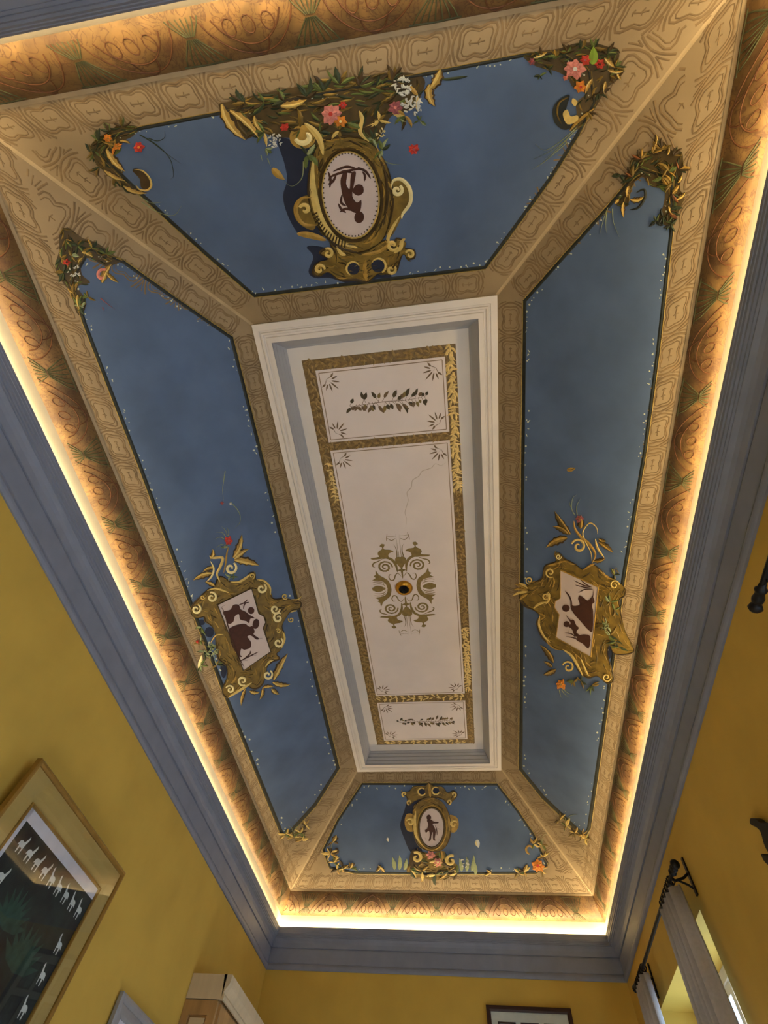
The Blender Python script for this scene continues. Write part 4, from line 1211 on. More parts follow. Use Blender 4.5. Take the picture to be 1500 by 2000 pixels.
A.foliage([(290, 1180, 30), (300, 1060, 24), (320, 1280, 40), (430, 1230, 30), (290, 1400, 40), (440, 1400, 24)], ['leaf_green', 'leaf_pale', 'leaf_dark', 'olive_gold'], 50, 32, 5)
A.puff((385, 1270), 62, 'leaf_pale', 30, 12)
A.leaf((270, 1430), (300, 1310), 40, 'cream', .1, 0, .007)
A.flower((262, 1190), 20, 'flower_red', 5, 'flower_red', 13)

# --- rectangular cartouche, window wall side
A, t = art('right', 'cartouche', 'gilded scrolled cartouche with a robed silhouette figure on the window wall side', 'cartouche', 980, 960, 4.547, (660, 1080), 'gilded cartouches')
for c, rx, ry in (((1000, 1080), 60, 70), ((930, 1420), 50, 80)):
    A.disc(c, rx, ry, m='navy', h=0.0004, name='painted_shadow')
A.blob([(368, 705), (395, 655), (480, 620), (470, 560), (510, 545), (560, 600), (640, 640), (720, 690), (800, 648), (870, 690), (930, 755), (1000, 780), (1088, 850), (1090, 925), (1045, 965), (1060, 1100), (1100, 1250), (1172, 1400), (1130, 1442), (1000, 1442), (958, 1360), (940, 1450), (982, 1600), (990, 1682), (930, 1705), (850, 1640), (770, 1655), (690, 1600), (600, 1440), (500, 1400), (400, 1342), (338, 1262), (308, 1160), (332, 1100), (280, 1052), (212, 1022), (160, 965), (165, 860), (230, 830), (330, 790), (360, 760)], 'olive_gold', 0.004, 'scroll_plate')
A.brush([(368, 705), (395, 655), (480, 620), (470, 560), (510, 545), (560, 600), (640, 640), (720, 690), (800, 648), (870, 690), (930, 755), (1000, 780), (1088, 850), (1090, 925), (1045, 965), (1060, 1100), (1100, 1250), (1172, 1400), (1130, 1442), (1000, 1442), (958, 1360), (940, 1450), (982, 1600), (990, 1682), (930, 1705), (850, 1640), (770, 1655), (690, 1600), (600, 1440), (500, 1400), (400, 1342), (338, 1262), (308, 1160), (332, 1100), (280, 1052), (212, 1022), (160, 965), (165, 860), (230, 830), (330, 790), (360, 760)], 240, 40, ['umber', 'gold', 'olive_dark', 'gold_mid'], 205, 0.0058, 0.16, ([(520, 700), (856, 850), (790, 1468), (482, 1296), (468, 1030)],))
A.edging([(368, 705), (395, 655), (480, 620), (470, 560), (510, 545), (560, 600), (640, 640), (720, 690), (800, 648), (870, 690), (930, 755), (1000, 780), (1088, 850), (1090, 925), (1045, 965), (1060, 1100), (1100, 1250), (1172, 1400), (1130, 1442), (1000, 1442), (958, 1360), (940, 1450), (982, 1600), (990, 1682), (930, 1705), (850, 1640), (770, 1655), (690, 1600), (600, 1440), (500, 1400), (400, 1342), (338, 1262), (308, 1160), (332, 1100), (280, 1052), (212, 1022), (160, 965), (165, 860), (230, 830), (330, 790), (360, 760)], 12, 'umber')
fieldq = [(520, 700), (856, 850), (790, 1468), (482, 1296), (510, 1092), (468, 1030), (475, 975), (520, 948)]
fieldp = A.blob(fieldq, 'medallion', 0.0065, 'cameo_field', smooth=0)
vs, fs = A.ribbon(fieldq + fieldq[:2], [15] * (len(fieldq) + 2), 0.010, 0.004)
new_obj('cameo_rim', vs, fs, 'gold', t)
fig([A.ell((570, 1036), 33, 32), A.ell((576, 1178), 28, 26),
     [(560, 880), (602, 920), (622, 970), (632, 1015), (690, 1005), (678, 955), (690, 925), (722, 940), (762, 968), (792, 945), (806, 925), (824, 980), (794, 1010), (812, 1060), (806, 1232), (775, 1236), (704, 1158), (640, 1085), (612, 1030), (606, 960)],
     [(566, 1095), (610, 1138), (640, 1140), (660, 1185), (684, 1212), (662, 1250), (705, 1285), (650, 1285), (624, 1225), (590, 1196), (612, 1168)],
     [(660, 1315), (700, 1272), (786, 1285), (772, 1395), (720, 1352)]],
    [[(640, 790), (720, 830), (790, 850)], [(650, 830), (730, 850), (800, 860)], [(690, 770), (740, 820), (800, 850)], [(680, 900), (740, 870), (810, 870)], [(570, 1290), (640, 1300), (700, 1330)], [(560, 1255), (620, 1265), (660, 1300)], [(600, 1220), (590, 1270)], [(820, 870), (800, 1000), (790, 1200)]], fieldp, 0.0085, 10)
for (c, r, a0, d) in (((682, 487), 66, 200, 1), ((505, 578), 26, 0, 1), ((590, 1560), 54, 200, 1), ((245, 790), 34, 90, 1), ((430, 720), 46, 60, 1), ((930, 1650), 40, 0, 1), ((1000, 830), 44, 0, -1), ((390, 930), 40, 300, 1)):
    A.curl(c, r, 'gold_light' if r > 30 else 'cream', 1.3, a0, d, r * .34, 0.010)
for l, w_ in (([(400, 660), (480, 640), (560, 620), (640, 650)], 18), ([(340, 1100), (330, 1180), (370, 1280), (430, 1340)], 20), ([(540, 1400), (620, 1460), (680, 1560), (720, 1640)], 24), ([(700, 1480), (740, 1580), (770, 1640)], 20), ([(280, 1040), (330, 1000), (400, 980)], 22), ([(860, 690), (930, 760), (1000, 780)], 16), ([(400, 900), (420, 950), (390, 1000)], 22), ([(330, 1080), (380, 1110), (340, 1140)], 18), ([(430, 1280), (400, 1330), (460, 1390), (530, 1410)], 14), ([(720, 700), (780, 660), (830, 640)], 18)):
    A.stroke(l, w_, 'gold_light' if w_ > 19 else 'gold', 0.010, name='highlight')
for b_, e_, w_, bn in (((610, 380), (470, 175), 60, -.12), ((590, 380), (452, 310), 50, .15), ((580, 410), (392, 500), 70, .12), ((460, 1520), (338, 1362), 50, .1), ((480, 1580), (368, 1630), 50, -.1), ((700, 330), (690, 215), 60, .1), ((860, 450), (990, 545), 50, -.1), ((860, 420), (930, 440), 34, .2), ((820, 620), (920, 590), 40, .15), ((450, 1560), (370, 1510), 34, .1)):
    A.acanthus(b_, e_, w_, bn, 'umber', 'olive_gold', 'gold')
A.stroke([(800, 640), (830, 560), (780, 470), (700, 400), (650, 330), (640, 260)], 26, 'gold', 0.010, name='stem')
A.stroke([(800, 620), (790, 540), (740, 440), (720, 360), (780, 280), (840, 320), (850, 380)], 12, 'gold_light', 0.010, name='stem')
A.stroke([(830, 420), (850, 500), (910, 590)], 20, 'gold_light', 0.009, name='stem')
for k, (b_, e_) in enumerate((((230, 880), (105, 820)), ((230, 890), (90, 930)), ((230, 880), (100, 875)), ((230, 860), (150, 815)), ((230, 910), (150, 970)))):
    A.leaf(b_, e_, 26, 'gold_light' if k % 2 else 'gold', .15, 0, .008, 'tip_leaf')
A.flower((690, 245), 40, 'flower_mauve', 6, 'gold', 14)
A.flower((525, 1715), 50, 'flower_orange', 6, 'gold', 15)
A.tendrils([[(650, 210), (620, 150), (630, 60), (665, 30)], [(670, 210), (665, 130), (700, 60)], [(640, 200), (610, 130), (600, 90)], [(510, 1760), (520, 1810), (540, 1840)], [(530, 1760), (560, 1800), (600, 1830)], [(540, 1750), (590, 1790), (640, 1800)]], 7)
A.foliage([(930, 1200, 30), (960, 1280, 40), (1010, 1330, 40), (960, 980, 30), (1000, 1050, 30), (1040, 1380, 30)], ['leaf_pale', 'leaf_green', 'leaf_dark', 'olive_gold'], 56, 41, 5)
A.foliage([(700, 1680, 40), (800, 1720, 40), (1000, 740, 30), (640, 1690, 20)], ['leaf_dark', 'leaf_green', 'olive_gold'], 54, 42, 5)
A.puff((920, 1190), 40, 'leaf_pale', 16, 16)
A.puff((1010, 710), 34, 'olive_gold', 12, 17)

# --- corner bouquets
A, t = art('near', 'corner_bouquet', 'gilded leaf spray with orange flowers, near panel corner on the picture wall side', 'painted bouquet', 150, 90, 5.714, (420, 1150), 'corner bouquets')
A.blob([(300, 990), (440, 900), (600, 880), (700, 920), (620, 1010), (520, 1060), (480, 1150), (420, 1240), (520, 1400), (480, 1440), (600, 1560), (700, 1600), (640, 1660), (480, 1560), (340, 1420), (230, 1330), (150, 1200), (160, 1100), (230, 1030)], 'ground_brown', 0.0008, 'ground')
A.brush([(300, 990), (440, 900), (600, 880), (700, 920), (620, 1010), (520, 1060), (480, 1150), (420, 1240), (520, 1400), (480, 1440), (600, 1560), (700, 1600), (640, 1660), (480, 1560), (340, 1420), (230, 1330), (150, 1200), (160, 1100), (230, 1030)], 70, 60, ['umber', 'leaf_green', 'olive_dark', 'gold_mid', 'leaf_dark'], 208, 0.0035, 0.2)
A.foliage([(240, 1060, 50), (180, 1200, 40), (360, 950, 40), (500, 900, 40), (250, 1350, 40), (420, 1480, 30)], ['leaf_dark', 'umber', 'leaf_green', 'olive_gold'], 90, 51, 5, (500, 1250))
A.foliage([(350, 1080, 40), (420, 1120, 40)], ['gold', 'olive_gold', 'flower_orange'], 80, 52, 5)
for b_, e_, w_, bn in (((330, 1150), (540, 1400), 90, .1), ((480, 1060), (600, 1090), 40, -.2), ((300, 1380), (540, 1500), 60, .1), ((520, 1560), (790, 1640), 60, .15)):
    A.acanthus(b_, e_, w_, bn)
A.blob([(620, 1390), (680, 1370), (780, 1420), (830, 1530), (800, 1600), (720, 1580), (700, 1480)], 'umber', 0.005, 'volute')
A.stroke([(640, 1380), (730, 1390), (810, 1470), (830, 1560), (780, 1610), (700, 1600), (660, 1550)], 24, 'gold_light', .010, name='volute_edge')
A.flower((690, 1130), 70, 'flower_red', 6, 'flower_orange', 21)
A.flower((350, 1030), 52, 'flower_orange', 6, 'gold', 22)
A.flower((450, 1120), 46, 'flower_orange', 6, 'gold', 23)
A.tendrils([[(700, 990), (850, 1080), (1000, 1200), (1160, 1310)], [(720, 1000), (900, 1110), (1040, 1260), (1080, 1440), (1040, 1490)], [(800, 1030), (900, 1060), (980, 1020), (980, 950)]], 12, 'leaf_dark')
A.tendrils([[(700, 1680), (830, 1750), (960, 1740)], [(720, 1740), (900, 1850), (1080, 1890), (1170, 1780)]], 12, 'leaf_pale')

A, t = art('near', 'corner_bouquet', 'bouquet with a pink rose and green leaf, near panel corner on the window wall side', 'painted bouquet', 1020, 60, 4.545, (560, 350), 'corner bouquets')
A.blob([(10, 215), (160, 180), (320, 160), (480, 110), (640, 110), (780, 150), (860, 200), (850, 290), (900, 350), (840, 440), (760, 500), (720, 560), (640, 700), (520, 860), (420, 880), (480, 760), (480, 640), (560, 560), (450, 500), (400, 420), (300, 360), (160, 330), (60, 280)], 'ground_brown', 0.0008, 'ground')
A.brush([(10, 215), (160, 180), (320, 160), (480, 110), (640, 110), (780, 150), (860, 200), (850, 290), (900, 350), (840, 440), (760, 500), (720, 560), (640, 700), (520, 860), (420, 880), (480, 760), (480, 640), (560, 560), (450, 500), (400, 420), (300, 360), (160, 330), (60, 280)], 110, 44, ['umber', 'leaf_green', 'olive_dark', 'gold_mid', 'leaf_dark'], 209, 0.0035, 0.2)
A.foliage([(180, 240, 40), (300, 230, 40), (400, 190, 40), (520, 160, 40), (640, 150, 40), (760, 200, 40), (830, 320, 30), (780, 400, 30), (680, 560, 30), (580, 720, 30)], ['leaf_dark', 'olive_gold', 'leaf_green', 'umber', 'gold'], 74, 61, 5, (500, 420))
A.foliage([(160, 400, 16), (230, 340, 20)], ['leaf_dark', 'leaf_green'], 50, 62, 4)
A.leaf((620, 300), (630, 140), 80, 'leaf_bright', .1, 0, .010)
A.flower((470, 340), 96, 'flower_pink', 8, 'flower_white', 24)
A.flower((560, 260), 50, 'flower_red', 6, 'flower_mauve', 25)
A.flower((690, 300), 50, 'flower_red', 6, 'umber', 26)
A.flower((520, 500), 60, 'flower_orange', 6, 'flower_red', 27)
A.flower((385, 420), 30, 'flower_pink', 6, 'flower_orange', 28)
A.flower((85, 275), 34, 'flower_mauve', 6, 'flower_red', 29)
for b_, e_, w_, bn in (((730, 240), (830, 330), 50, .1), ((760, 350), (910, 350), 40, .2), ((740, 450), (730, 560), 36, .1), ((100, 240), (220, 190), 46, .1), ((620, 430), (560, 560), 40, .1), ((840, 380), (880, 440), 34, .1)):
    A.acanthus(b_, e_, w_, bn, 'olive_gold', 'gold', 'cream')
A.blob([(420, 570), (330, 610), (270, 700), (290, 820), (370, 880), (430, 850), (380, 760), (400, 660)], 'rim_dark', 0.005, 'volute')
A.blob([(360, 740), (400, 700), (430, 760), (490, 750), (490, 800), (400, 830)], 'gold_light', 0.009, 'leaf_curl')
A.blob([(450, 600), (490, 630), (470, 670), (440, 640)], 'gold_light', 0.009, 'leaf_curl')
A.stroke([(410, 590), (330, 640), (310, 740), (350, 830)], 18, 'olive_gold', 0.009, name='volute_edge')
A.stroke([(420, 890), (470, 830), (560, 750), (640, 690)], 26, 'gold', .009, name='stem')
A.tendrils([[(480, 860), (330, 990), (200, 1060), (110, 1000)], [(480, 880), (300, 1040), (100, 1140)], [(430, 930), (300, 1060), (200, 1140)], [(400, 990), (200, 1160), (90, 1230)]], 9)

A, t = art('left', 'corner_bouquet', 'mossy green leaf spray in the near corner of the picture side panel', 'painted bouquet', 0, 400, 2.5, (380, 280), 'corner bouquets')
A.blob([(290, 150), (330, 110), (400, 160), (480, 190), (560, 250), (600, 270), (520, 300), (440, 260), (400, 280), (400, 340), (440, 380), (380, 400), (420, 470), (400, 540), (370, 520), (350, 440), (300, 370), (270, 300), (290, 220)], 'ground_brown', 0.0008, 'ground')
A.brush([(290, 150), (330, 110), (400, 160), (480, 190), (560, 250), (600, 270), (520, 300), (440, 260), (400, 280), (400, 340), (440, 380), (380, 400), (420, 470), (400, 540), (370, 520), (350, 440), (300, 370), (270, 300), (290, 220)], 60, 22, ['umber', 'leaf_green', 'olive_dark', 'gold_mid', 'leaf_dark'], 210, 0.0035, 0.2)
A.foliage([(320, 170, 20), (380, 200, 20), (450, 210, 20), (300, 260, 20), (310, 330, 20), (360, 430, 20), (390, 490, 14), (520, 240, 14)], ['leaf_green', 'olive_gold', 'leaf_dark', 'gold'], 38, 71, 6)
A.foliage([(430, 450, 10), (400, 500, 10), (350, 250, 16)], ['leaf_pale', 'leaf_green', 'olive_gold'], 30, 72, 4)
for b_, e_, w_, bn in (((400, 230), (455, 255), 26, -.2), ((500, 380), (545, 290), 36, -.2), ((520, 330), (580, 380), 20, .1), ((380, 440), (390, 510), 26, .1), ((400, 260), (380, 290), 18, .1)):
    A.acanthus(b_, e_, w_, bn, 'olive_gold', 'gold', 'gold_light')
A.curl((500, 345), 32, 'flower_pink', .8, 300, -1, 16, .009)
A.puff((360, 325), 32, 'flower_white', 18, 73)
A.flower((325, 280), 20, 'flower_red', 5, 'umber', 74)
A.tendrils([[(490, 455), (520, 480), (560, 510)], [(500, 500), (510, 520)]], 6, 'flower_mauve')

A, t = art('right', 'corner_bouquet', 'russet and gold leaf spray in the near corner of the window side panel', 'painted bouquet', 1020, 60, 4.545, (1200, 1250), 'corner bouquets')
A.blob([(940, 1230), (1020, 1100), (1140, 1060), (1240, 980), (1320, 1060), (1420, 1080), (1420, 1250), (1400, 1400), (1440, 1480), (1390, 1600), (1340, 1740), (1250, 1720), (1200, 1680), (1250, 1560), (1260, 1420), (1140, 1380), (1080, 1300), (1000, 1340), (960, 1450), (930, 1560), (830, 1540), (880, 1400)], 'ground_brown', 0.0008, 'ground')
A.brush([(940, 1230), (1020, 1100), (1140, 1060), (1240, 980), (1320, 1060), (1420, 1080), (1420, 1250), (1400, 1400), (1440, 1480), (1390, 1600), (1340, 1740), (1250, 1720), (1200, 1680), (1250, 1560), (1260, 1420), (1140, 1380), (1080, 1300), (1000, 1340), (960, 1450), (930, 1560), (830, 1540), (880, 1400)], 110, 44, ['umber', 'leaf_green', 'olive_dark', 'gold_mid', 'leaf_dark'], 211, 0.0035, 0.2)
A.foliage([(1060, 1140, 40), (1160, 1090, 40), (1240, 1050, 40), (1340, 1110, 40), (980, 1300, 30), (1390, 1230, 30), (1330, 1450, 30), (1300, 1600, 40)], ['rust', 'umber', 'olive_gold', 'gold', 'leaf_dark'], 80, 81, 6, (1150, 1450))
A.foliage([(1240, 1300, 50), (1300, 1250, 40), (1330, 1350, 40)], ['gold', 'olive_gold', 'leaf_green'], 74, 82, 5)
A.foliage([(870, 1280, 14), (1250, 1650, 30), (1190, 1690, 20), (1320, 1720, 20)], ['rim_dark', 'leaf_dark'], 60, 83, 5)
for b_, e_, w_, bn in (((1180, 1020), (1190, 920), 40, .1), ((1290, 1100), (1300, 1030), 36, .1), ((1380, 1350), (1420, 1270), 40, .1), ((1370, 1500), (1450, 1430), 46, .1), ((940, 1380), (930, 1480), 40, .1), ((900, 1520), (900, 1660), 40, .1), ((860, 1500), (820, 1540), 40, .1), ((960, 1500), (1080, 1470), 50, .3), ((1300, 1560), (1340, 1640), 40, .1)):
    A.acanthus(b_, e_, w_, bn, 'umber', 'gold', 'gold_light')
A.stroke([(1010, 1440), (1080, 1410), (1090, 1480), (1030, 1570), (950, 1590)], 26, 'rim_dark', .008, name='volute_edge')
A.tendrils([[(760, 1570), (720, 1680), (690, 1800)], [(800, 1580), (810, 1700), (860, 1830)], [(750, 1600), (740, 1720), (750, 1800)]], 8)

for surf, lab, org, sc, spots, cen, seed, flw in (
        ('left', 'small olive leaf tuft in the far tip of the picture side panel', (480, 1450), 1.923, [(150, 345, 10), (180, 355, 10), (205, 340, 10), (225, 310, 10), (210, 365, 8)], (180, 330), 91, None),
        ('right', 'thin leaf tuft in the far tip of the window side panel', (480, 1450), 1.923, [(1180, 290, 8), (1205, 315, 10), (1235, 340, 10), (1265, 345, 10), (1275, 360, 8)], (1200, 340), 92, None),
        ('far', 'brown and gold leaf spray, far panel corner on the picture wall side', (620, 1510), 3.125, [(95, 420, 20), (80, 490, 20), (100, 545, 20), (150, 570, 20), (200, 580, 16), (120, 590, 12)], (90, 500), 93, None),
        ('far', 'gold leaf spray with orange bloom, far panel corner on the window side', (620, 1510), 3.125, [(1320, 430, 16), (1370, 440, 16), (1380, 510, 14), (1360, 590, 20), (1260, 600, 20), (1230, 610, 16)], (1330, 530), 94, (1345, 565))):
    A, t = art(surf, 'corner_bouquet', lab, 'painted bouquet', org[0], org[1], sc, cen, 'corner bouquets')
    A.foliage(spots, ['umber', 'olive_gold', 'gold', 'leaf_green', 'gold_light'], 34 if sc > 2 else 20, seed, 6)
    x, y, r = spots[1]
    A.tendrils([[(x, y), (x + 10, y - 60 / 3.1 * sc), (x + 40, y - 70 / 3.1 * sc)], [(x, y), (x - 6, y - 50 / 3.1 * sc), (x - 20, y - 70 / 3.1 * sc)]], 3)
    if flw:
        A.flower(flw, 44, 'flower_orange', 7, 'flower_red', 95)
        A.curl((1300, 460), 34, 'gold', .7, 100, 1, 14, .008)
    elif sc > 2:
        A.curl((110, 470), 30, 'umber', .8, 200, -1, 18, .008)
        A.acanthus((130, 590), (190, 560), 26, .1)
    for (x, y, r) in spots[::2]:
        A.acanthus((x, y), (x + r, y - r * 2.2), r * 1.6, .1, 'umber', 'gold', 'gold_light')

# sprigs hanging on the long panels
B, t = art('left', 'loose_sprig', 'faint pink blossom sprig on the blue above the picture side cartouche', 'flower', 0, 900, 3, (1320, 300))
B.tendrils([[(1320, 60), (1305, 160), (1310, 240)], [(1350, 240), (1400, 300), (1405, 360), (1370, 400)]], 5, 'leaf_pale')
B.flower((1300, 248), 12, 'flower_mauve', 5, 'flower_red', 96, .003)
B.flower((1352, 252), 10, 'flower_white', 5, 'cream', 97, .003)
B, t = art('right', 'loose_leaf', 'single small brown leaf on the blue above the window side cartouche', 'leaf', 0, 0, 1, (1115, 916))
B.leaf((1107, 918), (1124, 914), 9, 'gold', .1, .2, .003, 'leaf_blade')
B.stroke([(1107, 918), (1116, 917), (1124, 914)], 1.6, 'umber', .005, name='vein')

# ------------------------------------------------------------------ pictures on the walls
def frame_parts(t, face, rect, depth, bars, mats):
    """nested rectangular frame; face(u, v, d) -> world point; rect = (u0, u1, v0, v1); bars = [(inset0, inset1, height, name)]"""
    u0, u1, v0, v1 = rect
    for (i0, i1, hh, nm), mt in zip(bars, mats):
        a = (u0 + i0, u1 - i0, v0 + i0, v1 - i0)
        b = (u0 + i1, u1 - i1, v0 + i1, v1 - i1)
        if i1 * 2 >= min(u1 - u0, v1 - v0):
            vs = [face(a[0], a[2], 0.002), face(a[1], a[2], 0.002), face(a[1], a[3], 0.002), face(a[0], a[3], 0.002),
                  face(a[0], a[2], hh), face(a[1], a[2], hh), face(a[1], a[3], hh), face(a[0], a[3], hh)]
            new_obj(nm, vs, [(4, 5, 6, 7), (0, 1, 5, 4), (1, 2, 6, 5), (2, 3, 7, 6), (3, 0, 4, 7)], mt, t)
            continue
        vs = []
        for (r, z) in ((a, 0.0), (a, hh * .8), (tuple(a[k] + (b[k] - a[k]) * .3 for k in range(4)), hh), (tuple(a[k] + (b[k] - a[k]) * .7 for k in range(4)), hh), (b, hh * .7), (b, 0.0)):
            vs += [face(r[0], r[2], z), face(r[1], r[2], z), face(r[1], r[3], z), face(r[0], r[3], z)]
        fs = []
        for k in range(5):
            for j in range(4):
                fs.append((4 * k + j, 4 * k + (j + 1) % 4, 4 * k + 4 + (j + 1) % 4, 4 * k + 4 + j))
        new_obj(nm, vs, fs, mt, t)

# large picture on the left wall, leaning a little off the wall at its top
ZT = H + 1.252
tilt = 0.056
def face_left(u, v, d):
    return Vector((R1[0] + 0.003 + d + (v - (ZT - 1.1)) * tilt, u, v))
pic = thing('framed_picture', face_left(2.29, ZT - 1.1, 0), 'large gold framed picture of white animals on a dark ground', 'picture')
RECT = (1.80, 2.785, ZT - 1.1, ZT)
frame_parts(pic, face_left, RECT, 0.03, [(0.0, 0.020, 0.030, 'outer_frame'), (0.020, 0.122, 0.016, 'gold_mat'), (0.122, 0.133, 0.022, 'inner_fillet'), (0.133, 0.6, 0.008, 'print_ground')],
            ['frame_gold', 'mat_gold', 'frame_gold', 'print_dark'])
m = MB()
u0, u1, v0, v1 = 1.80 + .133, 2.785 - .133, ZT - 1.1 + .133, ZT - .133
m.add([face_left(u0, v1 - .045, .0095), face_left(u1, v1 - .045, .0095), face_left(u1, v1, .0095), face_left(u0, v1, .0095)], [(0, 1, 2, 3)])
m.add([face_left(u0, v0, .0095), face_left(u0 + .03, v0, .0095), face_left(u0 + .03, v1, .0095), face_left(u0, v1, .0095)], [(0, 1, 2, 3)])
m.build('pale_margin', 'mat_lilac', pic)
HORSE = [(0, .30), (.10, .55), (.28, .62), (.52, .60), (.66, .80), (.74, 1.0), (.84, .86), (.78, .70), (.72, .55), (.70, .40), (.64, .02), (.56, .02), (.56, .32), (.34, .32), (.30, .02), (.20, .02), (.18, .36), (.08, .34)]
def animal(u, v, s, flip=1):
    vs = [face_left(u + flip * (p[0] - .4) * s, v + (p[1] - .5) * s * 1.2, .0092) for p in HORSE]
    new_obj('white_animal', vs, [tuple(range(len(vs)))], 'print_white', pic)
for k in range(9):
    animal(u0 + .09 + k * .072, v1 - .105, .062, -1 if k > 3 else 1)
for k in range(7):
    animal(u1 - .055, v1 - .24 - k * .105, .06, -1)
for k in range(4):
    animal(u0 + .10 + (k % 2) * .06, v1 - .22 - k * .11, .062)
rnd = random.Random(5)
for k in range(12):
    animal(u0 + rnd.uniform(.2, .6), v0 + rnd.uniform(.05, .35), .05, rnd.choice((1, -1)))
lf = MB()
for (cu, cv, r) in ((u0 + .28, v1 - .33, .14), (u0 + .47, v1 - .40, .16), (u0 + .36, v1 - .56, .13)):
    for k in range(9):
        a = math.radians(20 + k * 17)
        p, q = (cu, cv), (cu + math.cos(a) * r, cv + math.sin(a) * r)
        nx, ny = -math.sin(a) * r * .11, math.cos(a) * r * .11
        mid = ((p[0] + q[0]) / 2, (p[1] + q[1]) / 2)
        lf.add([face_left(*p, .0090), face_left(mid[0] + nx, mid[1] + ny, .0094), face_left(*q, .0090), face_left(mid[0] - nx, mid[1] - ny, .0094)], [(0, 1, 2, 3)])
lf.build('palm_leaves', 'print_leaf', pic)
m = MB()
m.add([face_left(1.828, ZT - 1.072, .0205), face_left(2.757, ZT - 1.072, .0205), face_left(2.757, ZT - .028, .0205), face_left(1.828, ZT - .028, .0205)], [(0, 1, 2, 3)])
m.build('glazing', 'pane_glass', pic)

# smaller silver framed picture, left wall
def face_left2(u, v, d):
    return Vector((R1[0] + 0.008 + d, u, v))
ZT2 = H + 0.945
pic2 = thing('framed_picture', face_left2(3.66, ZT2 - .8, 0), 'silver grey framed picture with teal print beside the cabinet', 'picture')
frame_parts(pic2, face_left2, (3.345, 3.985, ZT2 - .8, ZT2), .03, [(0, .035, .026, 'outer_frame'), (.035, .085, .018, 'inner_frame'), (.085, .4, .008, 'print_ground')], ['frame_silver', 'frame_silver', 'mat_lilac'])
m = MB()
for k in range(6):
    a = k / 6 * 2 * math.pi
    m.add([face_left2(3.665 + math.cos(a + j / 10 * 6.28) * .09 + .11 * math.cos(a), ZT2 - .26 + math.sin(a + j / 10 * 6.28) * .05 + .1 * math.sin(a), .0095 + k * .0003) for j in range(10)], [tuple(range(10))])
m.build('teal_print', 'teal', pic2)

# dark framed set of small pictures, far wall
def face_far(u, v, d):
    return Vector((u, R1[3] - 0.008 - d, v))
ZT3 = H + 1.617
pic3 = thing('framed_picture', face_far(.415, ZT3 - .6, 0), 'dark brown framed mount of small pictures on the far wall', 'picture')
frame_parts(pic3, face_far, (.07, .76, ZT3 - .6, ZT3), .03, [(0, .036, .028, 'outer_frame'), (.036, .345, .010, 'pale_mount')], ['frame_dark', 'mat_pale'])
for k in range(3):
    for j in range(2):
        x0, z1 = .07 + .085 + k * .185, ZT3 - .095 - j * .25


        vs = [face_far(x0, z1 - .2, .0105), face_far(x0 + .145, z1 - .2, .0105), face_far(x0 + .145, z1, .0105), face_far(x0, z1, .0105)]
        b = new_obj('small_frame', vs, [(0, 1, 2, 3)], 'frame_dark', pic3)
        vs = [face_far(x0 + .012, z1 - .188, .0125), face_far(x0 + .133, z1 - .188, .0125), face_far(x0 + .133, z1 - .012, .0125), face_far(x0 + .012, z1 - .012, .0125)]
        new_obj('small_print', vs, [(0, 1, 2, 3)], 'photo_grey', b)
m = MB()
m.add([face_far(.10, ZT3 - .57, .019), face_far(.73, ZT3 - .57, .019), face_far(.73, ZT3 - .03, .019), face_far(.10, ZT3 - .03, .019)], [(0, 1, 2, 3)])
m.build('glazing', 'pane_glass', pic3)

# ------------------------------------------------------------------ tall cabinet against the left wall
CX0, CX1, CY0, CY1, CZ = R1[0] + .002, -1.665, 4.20, 5.40, H + 1.29
cab = thing('cabinet', ((CX0 + CX1) / 2, (CY0 + CY1) / 2, 0), 'tall cream and tan cabinet with moulded top against the yellow wall', 'cabinet')
m = MB()
m.box((CX0, CY0 + .02, 0.0), (CX1 - .02, CY1, CZ - .005))
m.build('body', 'cabinet_wood', cab)
m = MB()
m.box((CX0, CY0 - .006, CZ - .125), (CX1, CY0 + .02, CZ))
m.build('frieze', 'cabinet_pale', cab)
m = MB()   # framed side panel facing the viewer
for (a, b) in (((CX0, .1), (CX0 + .05, CZ - .13)), ((CX1 - .07, .1), (CX1 - .02, CZ - .13)), ((CX0 + .05, CZ - .20), (CX1 - .07, CZ - .13)), ((CX0 + .05, .1), (CX1 - .07, .2)), ((CX0 + .05, 1.3), (CX1 - .07, 1.38))):
    m.box((a[0], CY0, a[1]), (b[0], CY0 + .02, b[1]))
m.build('side_frame', 'cabinet_wood', cab)
for (z0, z1) in ((.2, 1.3), (1.38, CZ - .20)):
    MB().box((CX0 + .062, CY0 + .010, z0 + .012), (CX1 - .082, CY0 + .021, z1 - .012)).build('inset_panel', 'cabinet_pale', cab)
m = MB()   # moulded top projecting to the room
pr = [(0.0, -.125), (.012, -.125), (.016, -.105), (.006, -.09), (.012, -.075), (.030, -.05), (.034, -.035), (.036, 0.0), (-.02, 0.0)]
vs = []
for y in (CY0 - .006, CY1):
    vs += [Vector((CX1 + p[0], y, CZ + p[1])) for p in pr]
n = len(pr)
m.add(vs, [(k, (k + 1) % n, n + (k + 1) % n, n + k) for k in range(n)] + [tuple(range(n)), tuple(range(2 * n - 1, n - 1, -1))])
m.build('top_moulding', 'cabinet_pale', cab)
